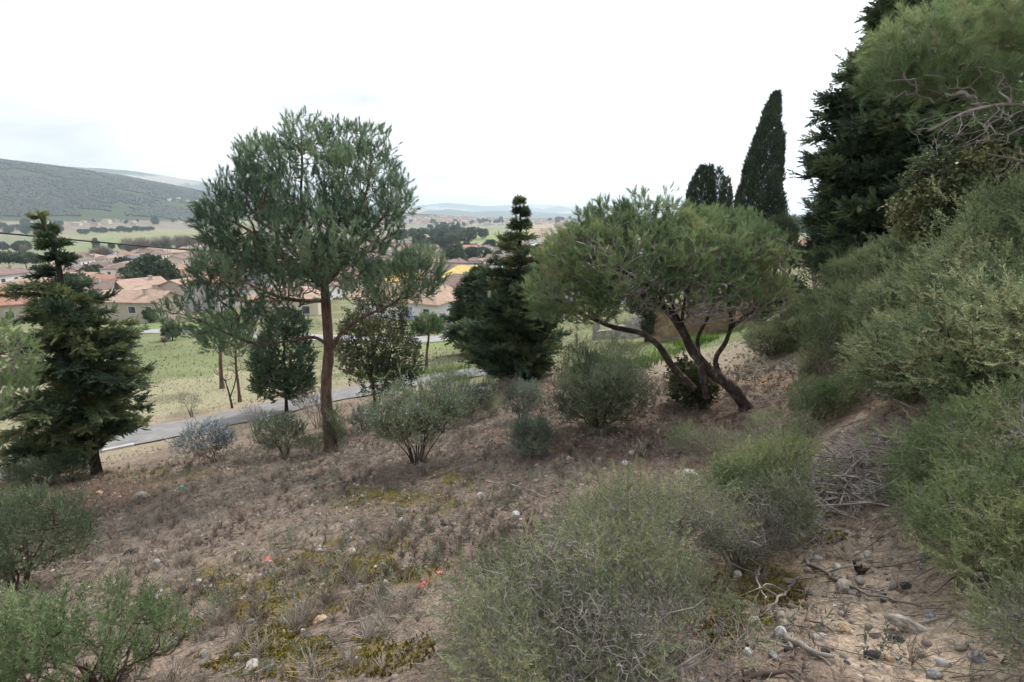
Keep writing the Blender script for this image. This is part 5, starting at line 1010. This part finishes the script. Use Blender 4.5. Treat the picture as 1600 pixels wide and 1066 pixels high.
# ---------------------------------------------------------------- houses
def wallmat(n, c): return solid_mat(n, [(.3, tuple(a * .86 for a in c)), (.7, c)], .8, 6, .9, .15)
def roofmat(n, c):
    m, t, o = newmat(n); v = objco(t); wv = t.nodes.new('ShaderNodeTexWave'); wv.inputs['Scale'].default_value = 1.3; wv.inputs['Distortion'].default_value = .6; wv.bands_direction = 'X'; t.links.new(v, wv.inputs['Vector'])
    f = noise(t, 1.1, 7, .7, v); ad = t.nodes.new('ShaderNodeMath'); ad.operation = 'MULTIPLY_ADD'; ad.inputs[1].default_value = .22; t.links.new(wv.outputs['Fac'], ad.inputs[0]); t.links.new(f, ad.inputs[2])
    cc = ramp(t, ad.outputs[0], [(.35, tuple(a * .6 for a in c)), (.6, c), (.85, tuple(min(1, a * 1.35) for a in c))]); b = t.nodes.new('ShaderNodeBsdfPrincipled'); b.inputs['Roughness'].default_value = .9; b.inputs['Specular IOR Level'].default_value = .15
    t.links.new(cc, b.inputs['Base Color']); t.links.new(b.outputs[0], o.inputs[0]); return m
WM = dict(white=wallmat('white_render', (.72,.71,.69)), cream=wallmat('cream_render', (.60,.54,.43)), beige=wallmat('beige_render', (.46,.40,.34)), pink=wallmat('pink_render', (.55,.38,.32)), yellow=wallmat('yellow_render', (.66,.50,.24)), brick=wallmat('orange_brick', (.50,.16,.07)), red=wallmat('red_render', (.38,.05,.04)), grey=wallmat('grey_render', (.42,.40,.38)))
RM = dict(orange=roofmat('orange_tiles', (.35,.195,.145)), brown=roofmat('brown_tiles', (.22,.155,.135)), tan=roofmat('tan_tiles', (.38,.27,.21)), grey=roofmat('slate', (.17,.17,.20)), batten=roofmat('roof_battens', (.66,.47,.17)), flat=wallmat('flat_roof', (.50,.48,.46)))
M_glass = solid_mat('window_glass', [(.4, (.03,.035,.045)), (.6, (.08,.09,.11))], 1, 2, .15, .6); M_frame = wallmat('white_frames', (.70,.70,.72)); M_lilac = wallmat('lilac_door', (.36,.38,.55))
def house_geo(w, d, h, rh, wall, roof, hip=0, ov=.4, wins=(), doors=(), chim=True):
    """-> list of (name, parent name, MB, material list)"""
    out = []; x, y = w / 2, d / 2; m = MB()
    m.poly([(-x,-y,-1.5),(x,-y,-1.5),(x,-y,h),(-x,-y,h)]); m.poly([(x,y,-1.5),(-x,y,-1.5),(-x,y,h),(x,y,h)])
    for s in (1, -1):
        p = [(s*x,-y*s,-1.5),(s*x,y*s,-1.5),(s*x,y*s,h)] + ([] if hip or rh <= 0 else [(s*x,0,h+rh*.985)]) + [(s*x,-y*s,h)]; m.poly(p)
    out.append(('wall', None, m, WM[wall])); m = MB(); X, Y_ = x + ov, y + ov; zt = h + rh; ze = h - rh * ov / y + .06; th = .16
    if rh <= 0: m.box(-X+ov*.6, X-ov*.6, -Y_+ov*.6, Y_-ov*.6, h, h + .35)
    elif hip:
        r = max(x - y * hip, .05); 
        for dz, fl in ((0, 1), (th, 0)):
            A = [(-X,-Y_,ze+dz),(X,-Y_,ze+dz),(X,Y_,ze+dz),(-X,Y_,ze+dz)]; R0, R1 = (-r,0,zt+dz), (r,0,zt+dz)
            for f in ([A[0],A[1],R1,R0],[A[2],A[3],R0,R1],[A[1],A[2],R1],[A[3],A[0],R0]): m.poly(f[::-1] if fl else f)
        A = [(-X,-Y_),(X,-Y_),(X,Y_),(-X,Y_)]
        for i in range(4): a, b = A[i], A[(i+1) % 4]; m.poly([(*a, ze), (*b, ze), (*b, ze+th), (*a, ze+th)])
    else:
        for s in (-1, 1):
            e0, e1 = (-X, s*Y_), (X, s*Y_); a = [(-X,s*Y_,ze),(X,s*Y_,ze),(X,0,zt),(-X,0,zt)]; b = [(p[0],p[1],p[2]+th) for p in a]
            if s > 0: a, b = a[::-1], b[::-1]
            m.poly(a[::-1]); m.poly(b)
            for i in range(4): m.poly([a[i], a[(i+1) % 4], b[(i+1) % 4], b[i]])
    out.append(('roof', None, m, RM[roof]))
    if chim and rh > 0:
        m = MB(); cx = w * .22; m.box(cx-.35, cx+.35, -y*.35-.3, -y*.35+.3, h + rh*.5, zt + .55); m.box(cx-.45, cx+.45, -y*.35-.4, -y*.35+.4, zt + .55, zt + .68); out.append(('chimney', 'roof', m, WM['beige']))
    def opening(nm, side, u, z, ww, hh, mat):
        """frame proud of the wall with a recessed pane"""
        m = MB(); q = MB(); f = .07
        def pt(a, b, o):
            if side == 0: return (u + a, -y - o, z + b)
            if side == 1: return (x + o, u + a, z + b)
            if side == 2: return (-u - a, y + o, z + b)
            return (-x - o, -u - a, z + b)
        R = [(-ww/2-f,-f),(ww/2+f,-f),(ww/2+f,hh+f),(-ww/2-f,hh+f)]; I = [(-ww/2,0),(ww/2,0),(ww/2,hh),(-ww/2,hh)]
        for i in range(4):
            j = (i+1) % 4; m.poly([pt(*R[i],.05), pt(*R[j],.05), pt(*I[j],.05), pt(*I[i],.05)]); m.poly([pt(*R[i],.0), pt(*R[j],.0), pt(*R[j],.05), pt(*R[i],.05)])
        q.poly([pt(*I[0],.02), pt(*I[1],.02), pt(*I[2],.02), pt(*I[3],.02)]); out.append((nm, None, m, M_frame)); out.append(('pane' if nm == 'window' else 'leaf', '^', q, mat))
    for s in wins: opening('window', *s, M_glass)
    for s in doors: opening('door', *s, M_lilac)
    return out
def make_house(name, base, geo, label, cat='house', group=None, rz=0):
    t = thing(name, base, label, cat, group, rz); last = None; byn = {}
    for nm, pa, m, mat in geo:
        o = m.build(nm, mat, t if pa is None else (last if pa == '^' else byn[pa])); byn.setdefault(nm, o)
        if pa is None: last = o
    return t
def copy_thing(t, loc, rz, label, group=None, scale=None):
    r = t.copy(); COL.objects.link(r); r.location = loc; r.rotation_euler.z = rz; r['label'] = label
    if group: r['group'] = group
    if scale is not None: r.scale = (scale,) * 3
    for ch in t.children:
        c = ch.copy(); COL.objects.link(c); c.parent = r
        for g in ch.children: d = g.copy(); COL.objects.link(d); d.parent = c
    return r
def stdwins(w, d, h, n=3, st=1):
    o = []
    for k in range(st):
        for i in range(n): o.append((0, (i + .5) / n * w - w / 2, 1.0 + k * 2.7, 1.1, 1.2))
        o.append((1, 0, 1.0 + k * 2.7, 1.0, 1.2)); o.append((3, -d * .2, 1.0 + k * 2.7, 1.0, 1.2))
    return o
taken = []
def hs(px, py, wm, dm, h, rh, wall, roof, rz, label, **k):
    b = k.pop('b', None); b = G(px, py) if b is None else b; st = 2 if h > 4.5 else 1; taken.append((b[0], b[1], max(wm, dm) * .62))
    return make_house('house', b, house_geo(wm, dm, h, rh, wall, roof, wins=k.pop('wins', stdwins(wm, dm, h, max(2, int(wm / 3.5)), st)), **k), label, rz=radians(rz))
hs(655, 494, 11.5, 9, 2.7, 2.3, 'white', 'tan', -24, 'white bungalow with a tan hipped roof and a lilac door by the curved driveway', hip=.8, wins=[(0, 4.2, .9, .9, 1.1), (0, -3, .9, 1.4, 1.2), (1, 1, .9, 1, 1.1)], doors=[(0, 1.5, 0, 1.1, 2.1)])
hs(612, 487, 9, 7, 2.6, 1.8, 'white', 'tan', -24, 'garage wing of plain white walls under a tan roof, next to the white bungalow', hip=.8, chim=False)
hs(716, 462, 9, 8, 2.6, 2.0, 'white', 'brown', -10, 'white house with a dull brown hipped roof right behind the white bungalow', hip=.9)
hs(733, 449, 14, 10, 3.0, 2.8, 'brick', 'batten', -12, 'unfinished orange brick house with bare yellow roof battens, the uncovered one', hip=.8, chim=False)
hs(632, 452, 12, 9, 2.8, 2.6, 'brick', 'batten', 8, 'unfinished brick house with yellow battens seen through the pine boughs', hip=.8, chim=False)
hs(708, 424, 13, 10, 3.0, 2.4, 'cream', 'brown', 62, 'cream gabled house with brown roof, the nearer of two left of the utility pole')
hs(722, 410, 17, 11, 3.0, 2.6, 'beige', 'brown', 14, 'wide beige house with a broad brown roof above the nearer gabled one')
hs(690, 408, 10, 9, 3.0, 2.0, 'yellow', 'brown', 20, 'ochre-yellow house with brown roof beside the broad brown-roofed one')
hs(696, 431, 11, 9, 2.6, 2.2, 'beige', 'brown', 5, 'low house showing mostly its dark brown roof before the cream gabled one')
hs(841, 397, 9, 8, 5.8, 1.2, 'white', 'flat', 8, 'bright white two-storey modern house right of the layered conifer', hip=.9, chim=False, wins=[(0, 0, 1.0, 2.6, 4.0), (1, 0, 3.4, 1, 1)])
hs(864, 396, 14, 10, 3.2, 2.0, 'cream', 'tan', 12, 'cream bungalow with sandy roof beside the modern white house', hip=.8)
hs(827, 402, 10, 7, 2.8, .0, 'white', 'flat', 8, 'low flat white annex in front of the modern house', chim=False)
hs(706, 381, 13, 9, 6.2, 0, 'red', 'flat', 15, 'dark red flat-roofed building among the dark trees', chim=False)
hs(800, 363, 15, 10, 4.5, 2, 'white', 'flat', 25, 'white farmhouse at the foot of the green field', hip=.9)
hs(648, 390, 15, 9, 3.2, 2, 'white', 'brown', 10, 'long white house with a row of dark windows at the edge of the tall pine')
hs(300, 453, 17, 8, 4.6, 2.0, 'pink', 'orange', -14, 'long pale pink house with a bright orange roof, behind the two grey gabled ones')
hs(300, 479, 9, 9, 5.2, 1.6, 'beige', 'tan', 76, 'beige gable-fronted house with twin small windows, the first of the two grey gabled ones', wins=[(3, -.7, 3.4, .7, .9), (3, .7, 3.4, .7, .9), (3, 2.5, .6, 1.8, 1.8)])
hs(341, 482, 10, 9, 5.6, 1.6, 'grey', 'orange', 80, 'grey gable-fronted house with orange verge tiles, nearest to the tall pine', wins=[(3, 2.6, 3.0, 1.6, 1.1), (3, 2.8, .6, 1.4, 1.0)])
hs(186, 466, 11, 9, 4.8, 1.7, 'beige', 'orange', -8, 'beige house with a plain orange roof left of the dark tree clump')
hs(222, 474, 10, 9, 4.6, 1.8, 'cream', 'tan', 60, 'cream house with faded tan gable roof below the dark tree clump')
hs(228, 486, 9, 7, 3.8, 1.5, 'cream', 'tan', 62, 'small cream house stepping down in front of the faded tan gable')
hs(222, 503, 13, 7, 4.4, 1.6, 'beige', 'tan', -6, 'beige house with one big dark window, nearest beside the leaning conifer', wins=[(0, 1.6, 2.4, 1.4, 1.2), (0, 5, 2.4, 1, 1.2)])
hs(148, 478, 10, 8, 4.5, 1.8, 'grey', 'brown', 20, 'grey house with brown roof seen through the leaning conifer')
hs(130, 452, 12, 9, 3.8, 1.7, 'yellow', 'tan', -5, 'wide house with yellow eaves band seen above the conifer boughs')
hs(15, 484, 10, 8, 3.6, 2, 'beige', 'orange', 25, 'house with a big faded orange roof at the picture edge')
hs(30, 500, 11, 8, 3.4, 2.2, 'beige', 'orange', 30, 'lower house with a rusty orange roof at the picture edge')
hs(38, 441, 12, 9, 3.2, 1.8, 'white', 'grey', -15, 'white bungalow with slate-grey roof by the umbrella pines')
hs(5, 452, 9, 9, 4, 1.6, 'white', 'brown', 70, 'plain white gable wall cut by the picture edge')
hs(170, 431, 14, 8, 4.0, 1.7, 'grey', 'brown', -12, 'whitewashed terrace with tiny windows just left of the dark tree clump')
hs(1258, 432, 7, 7, 4.2, 1.7, 'pink', 'orange', 15, 'pink house with an orange hipped roof peeping out by the huge cypress', hip=.95, b=P(1258, 440, 62) * np.array([1, 1, 0]) + np.array([0, 0, -8.6]))
# the rest of the town
combos = [('white','brown'),('cream','brown'),('white','brown'),('beige','tan'),('cream','orange'),('white','tan'),('white','grey'),('beige','brown'),('pink','brown'),('cream','tan')]
pro = {}
def fill(poly, n, mind, where, small=False, smin=.75, smax=1.08, rot=(0, 90)):
    c = 0; px0, py0 = np.min(poly, 0); px1, py1 = np.max(poly, 0)
    for _ in range(n * 14):
        if c >= n: break
        px, py = rng.uniform(px0, px1), rng.uniform(py0, py1)
        if not inpoly(np.array([px]), np.array([py]), poly)[0]: continue
        b = G(px, py)
        if any((b[0]-x)**2 + (b[1]-y)**2 < (r + mind)**2 for x, y, r in taken): continue
        k = int(rng.integers(len(combos))); st = rng.random() < .4; wl, rf = combos[k]; key = (k, st, small); taken.append((b[0], b[1], mind * .3)); c += 1
        cn = dict(white='whitewashed', cream='cream', beige='beige', grey='grey', pink='pinkish')[wl]; rn = dict(brown='brown', orange='orange', tan='tan', grey='slate')[rf]
        lb = '%s %shouse with %s roof %s' % (cn, 'two-storey ' if st else 'low ', rn, where); rz = radians(rng.choice(rot) + rng.normal(12, 12)); s = rng.uniform(smin, smax)
        if key not in pro:
            w, d, h = 11, 9, (5.8 if st else 3.3)
            g_ = house_geo(w, d, h, 1.6, wl, rf, hip=.9 if k % 3 == 0 else 0, wins=[] if small else stdwins(w, d, h, 3, 2 if st else 1), chim=not small)
            t = make_house('house', b, g_, lb, group=lb, rz=rz); t.scale = (s,) * 3; pro[key] = t
        else: copy_thing(pro[key], b, rz, lb, lb, s)
fill([(70,436),(130,408),(330,394),(345,420),(345,445),(240,446),(100,446)], 80, 9, 'in the town left of the tall pine', rot=(-12, 78))
fill([(355,400),(480,392),(560,392),(560,440),(480,500),(350,480)], 40, 10, 'glimpsed through the boughs of the tall pine')
fill([(560,378),(640,372),(690,385),(800,385),(890,372),(890,385),(820,405),(800,430),(680,442),(560,440)], 100, 9, 'in the middle of the valley town')
fill([(900,420),(1000,400),(1000,470),(900,470)], 6, 12, 'glimpsed behind the windswept pine')
fill([(850,362),(890,355),(890,372),(835,374)], 14, 22, 'in the pale new estate below the brown field', True, .9, 1.5)
fill([(600,366),(700,352),(730,358),(690,368),(620,378)], 12, 18, 'on the wooded rise in the middle distance', True, .8, 1.2)
def far_town(poly, n):
    m = MB(); px0, py0 = np.min(poly, 0); px1, py1 = np.max(poly, 0); px = rng.uniform(px0, px1, n * 2); py = rng.uniform(py0, py1, n * 2); s = inpoly(px, py, poly)
    for a, b_ in list(zip(px[s], py[s]))[:n]:
        b = G(a, b_); w, d, h, rh = rng.uniform(9, 20), rng.uniform(8, 12), rng.uniform(3.5, 7.5), 2.2; t = rng.uniform(0, pi); c, s_ = cos(t), sin(t); wi = int(rng.integers(0, 3)); ri = 3 + int(rng.integers(0, 3))
        f = lambda x, y, z: (b[0] + x * c - y * s_, b[1] + x * s_ + y * c, b[2] + z); x, y = w / 2, d / 2
        for q in ([(-x,-y,-2),(x,-y,-2),(x,-y,h),(-x,-y,h)], [(x,y,-2),(-x,y,-2),(-x,y,h),(x,y,h)], [(x,-y,-2),(x,y,-2),(x,y,h),(x,0,h+rh),(x,-y,h)], [(-x,y,-2),(-x,-y,-2),(-x,-y,h),(-x,0,h+rh),(-x,y,h)]): m.poly([f(*p) for p in q], wi)
        for g_ in (-1, 1): q = [f(-x-.4, g_*(y+.5), h-.1), f(x+.4, g_*(y+.5), h-.1), f(x+.4, 0, h+rh+.15), f(-x-.4, 0, h+rh+.15)]; m.poly(q if g_ < 0 else q[::-1], ri)
    o = m.build('far_town', [WM['white'], WM['cream'], WM['beige'], RM['orange'], RM['brown'], RM['tan']]); o['kind'] = 'stuff'
far_town([(622,341),(700,338),(800,341),(880,346),(890,351),(740,353),(640,352)], 420)
fill([(110,345),(215,345),(215,352),(110,352)], 7, 22, 'in the row between the far fields', True, .9, 1.6)
fill([(250,308),(335,312),(335,322),(265,316)], 9, 18, 'in the hamlet under the wooded hill', True, .8, 1.2)
fill([(0,440),(70,430),(70,470),(0,470)], 5, 12, 'beside the leaning conifer\'s top', rot=(-12, 78))
# ---------------------------------------------------------------- trees of the valley
F_far = foliage_mat('distant_foliage', [(0, (.045,.07,.038)), (.5, (.075,.11,.055)), (.8, (.115,.15,.075)), (1, (.16,.18,.10))], .15)
F_bare = foliage_mat('bare_wood', [(0, (.13,.10,.085)), (1, (.26,.21,.18))], 0)
def far_tree_proto(kind, seed):
    g = np.random.default_rng(seed); n = 420
    if kind == 'round': B = [((0,0,.6), (.42,.42,.36), 1), ((.2,.1,.75), (.25,.25,.22), 1), ((-.2,-.1,.5), (.28,.28,.25), 1)]
    elif kind == 'umbrella': B = [((0,0,.75), (.62,.62,.2), 1), ((.25,0,.68), (.35,.35,.16), 1), ((-.3,.1,.7), (.35,.35,.16), 1)]
    elif kind == 'spire': B = [((0,0,.45), (.13,.13,.42), 1), ((0,0,.7), (.09,.09,.3), .8)]
    else: B = [((0,0,.6), (.42,.42,.4), 1), ((.2,0,.5), (.3,.3,.3), 1)]
    p = blob_pts(B, n, .55); d = unit(p - np.array([0, 0, .35]) + g.normal(0, .1, p.shape))
    if kind == 'bare': tw = sticks(np.array([0, 0, .3]) + (p - np.array([0, 0, .3])) * .3, p, np.full(n, .006), np.full(n, .003), 3); V, F = tw; T = np.full(len(V), .5); foln = (V, F, T)
    else: foln = scatter([t_leaves(7, .12, .10, .07, (.4, 1.4), seed=seed + k) for k in range(3)], p, d, rng.uniform(.7, 1.3, n), tint=clump_tint(p, .35, seed, .15, .85))
    tr = sweep(np.array([[0, 0, -.05], [0, 0, .3], [0, 0, .6]]), np.array([.035, .028, .012]), 6); return npmesh('trunk', *tr, M_barkdark), npmesh('crown', foln[0], foln[1], F_bare if kind == 'bare' else F_far, tint=foln[2])
FT = {k: [far_tree_proto(k, 500 + 20 * i + j) for j in range(2)] for i, k in enumerate(('round', 'umbrella', 'spire', 'bare'))}
def ftree(px, py, hpx, kind, label, group=None, wide=1.0, b=None):
    b = G(px, py) if b is None else b; h = hpx * mpp(b) ; tr, cr = FT[kind][int(rng.integers(2))]; t = thing({'round': 'round_tree', 'umbrella': 'umbrella_pine', 'spire': 'cypress_tree', 'bare': 'bare_tree'}[kind], b, label, 'tree', group, rng.uniform(0, 6)); t.scale = (h * wide, h * wide, h)
    link('trunk', tr, t); link('crown', cr, t); return t
for a in [(225,460,50,'round','dark round tree on the left of the dark clump in the town',None,.9),(245,462,58,'round','tallest tree of the dark clump in the town',None,.9),(262,464,52,'round','dark tree on the right of the dark clump in the town',None,.8),(208,452,32,'round','smaller tree leaning out of the dark clump in the town',None,.9),
 (312,441,24,'round','blue-green round tree behind the pink house',None,1),(328,442,24,'round','second blue-green tree behind the pink house, nearer the tall pine',None,1),(18,432,36,'umbrella','wide umbrella pine at the picture edge above the roofs',None,.95),(44,430,33,'umbrella','wide umbrella pine beside the leaning conifer\'s bent top',None,.95),
 (151,388,14,'spire','lone dark cypress beside the track in the fields',None,1.6),(41,357,14,'round','dark conifer standing in the far hedges',None,.8),(243,350,12,'spire','dark cypress among the farm buildings in the far fields',None,1.8),(175,390,9,'round','small dark bush-like tree by the field corner',None,1),(190,391,9,'round','small dark tree next to the bare copse',None,.8),
 (235,505,20,'round','rounded garden shrub tree before the beige house with one big window',None,.9),(270,532,26,'round','dark green thicket tree beyond the dry field',None,1.1),(258,540,18,'bare','grey leafless bush by the green thicket tree',None,1),
 (742,492,22,'round','round olive tree at the side of the white bungalow',None,1),(690,498,8,'round','small dark clipped shrub by the bungalow door',None,1),
 (1000,500,42,'round','grey-green tree filling the gap behind the windswept pine',None,1.1),(948,490,40,'round','mid-green tree behind the windswept pine, nearer the layered conifer',None,1.1)]: ftree(*a)
def ffill(poly, n, kinds, hm, where, wide=1.0):
    px0, py0 = np.min(poly, 0); px1, py1 = np.max(poly, 0); c = 0
    for _ in range(n * 10):
        if c >= n: break
        px, py = rng.uniform(px0, px1), rng.uniform(py0, py1)
        if not inpoly(np.array([px]), np.array([py]), poly)[0]: continue
        b = G(px, py)
        if any((b[0]-x)**2 + (b[1]-y)**2 < (r * .8)**2 for x, y, r in taken): continue
        k = kinds[int(rng.integers(len(kinds)))]; h = rng.uniform(*hm); c += 1
        kn = dict(round='bushy dark tree', umbrella='flat-topped umbrella pine', spire='thin dark cypress', bare='leafless brownish tree')[k]; lb = '%s %s' % (kn, where); ftree(px, py, h / mpp(b), k, lb, lb, wide * (1.5 if k == 'spire' else 1), b)
ffill([(620,375),(640,362),(690,356),(760,372),(745,392),(700,396),(640,392)], 34, ['round','round','umbrella'], (9, 14), 'in the dark grove on the rise', 1.1)
ffill([(650,358),(700,350),(735,356),(735,362),(680,362)], 10, ['spire','round'], (10, 15), 'along the crest of the rise')
ffill([(690,420),(690,400),(800,388),(810,408),(780,425)], 16, ['round','umbrella','round','spire'], (6, 10), 'between the middle roofs of the town')
ffill([(560,385),(660,385),(660,440),(560,445)], 14, ['round','spire'], (5, 9), 'among the roofs right of the tall pine')
ffill([(60,440),(340,400),(345,470),(60,475)], 16, ['round','round','bare'], (4, 8), 'in the gardens left of the tall pine')
ffill([(150,408),(215,396),(330,385),(330,394),(200,402),(150,412)], 30, ['bare'], (10, 15), 'in the bare copse behind the town')
ffill([(840,375),(890,372),(890,420),(840,410)], 8, ['round'], (5, 8), 'by the cream bungalow')
ffill([(600,345),(880,344),(880,352),(600,353)], 26, ['round'], (10, 18), 'in the hazy far town')
ffill([(870,343),(900,344),(900,350),(870,350)], 8, ['round'], (10, 16), 'on the low ridge by the lone farmhouse')
ffill([(0,355),(95,352),(95,366),(0,368)], 22, ['round'], (9, 15), 'in the far hedges behind the leaning conifer')
ffill([(125,362),(250,357),(250,362),(125,367)], 22, ['round'], (7, 10), 'in the long hedge across the fields', 1.3)
ffill([(140,346),(330,345),(330,349),(140,351)], 12, ['round'], (5, 8), 'among the farm buildings of the far fields')
ffill([(0,385),(60,378),(40,400),(0,405)], 8, ['round','bare'], (7, 11), 'by the bend of the valley road')
# the wooded hills: far too many trees to count
F_wood = foliage_mat('winter_wood', [(0, (.04,.046,.032)), (.5, (.062,.068,.046)), (.8, (.095,.09,.065)), (1, (.14,.12,.09))], 0)
def wood():
    n = 95000; px = rng.uniform(-250, 640, n); r = rng.uniform(1250, 3300, n); th = np.arctan2((px - CXP) / FPX / 1.0, 1.0); x, y = r * np.sin(th), r * np.cos(th); z = hz(x, y); qx, qy = to_px(x, y, z)
    den = (fbm(x / 90, y / 90, 404) > .34) & ((qy < 334) | ((qx < 120) & (qy < 338) & (qx > -300)))
    clear = inpoly(qx, qy, [(95,318),(170,322),(240,332),(400,341),(400,352),(100,352)]) | inpoly(qx, qy, [(-400,339),(110,337),(200,346),(-400,356)])
    strips = inpoly(qx, qy, [(120,326),(172,330),(174,322),(135,318)]) | inpoly(qx, qy, [(195,337),(250,340),(310,350),(340,354),(340,338),(260,331),(195,330)]) | inpoly(qx, qy, [(-400,322),(110,318),(125,338),(-400,340)])
    k = (den & ~clear & (r > 1350)) | strips; x, y, z = x[k], y[k], z[k]; p = np.stack([x, y, z + 2.0], 1); s = rng.uniform(2.6, 5.5, len(p))
    V, F, T = scatter(tm0, p, np.array([[0, 0, 1.]]) + rng.normal(0, .2, p.shape), s, tint=clump_tint(p, 160, 405, .2, .6, .08)); tag(link('distant_wood', npmesh('distant_wood', V, F, F_wood, tint=T)), kind='stuff')
wood()
# ---------------------------------------------------------------- the air of the valley
def haze():
    m, t, o = newmat('haze'); v = t.nodes.new('ShaderNodeVolumePrincipled'); v.inputs['Density'].default_value = 1.45e-4
    v.inputs['Anisotropy'].default_value = .35
    v.inputs['Color'].default_value = (.71, .85, 1.0, 1); t.links.new(v.outputs[0], o.inputs['Volume'])
    b = MB(); b.box(-12300, 12300, -12300, 12300, -60, 330); h = b.build('haze', m); h['kind'] = 'stuff'
haze()
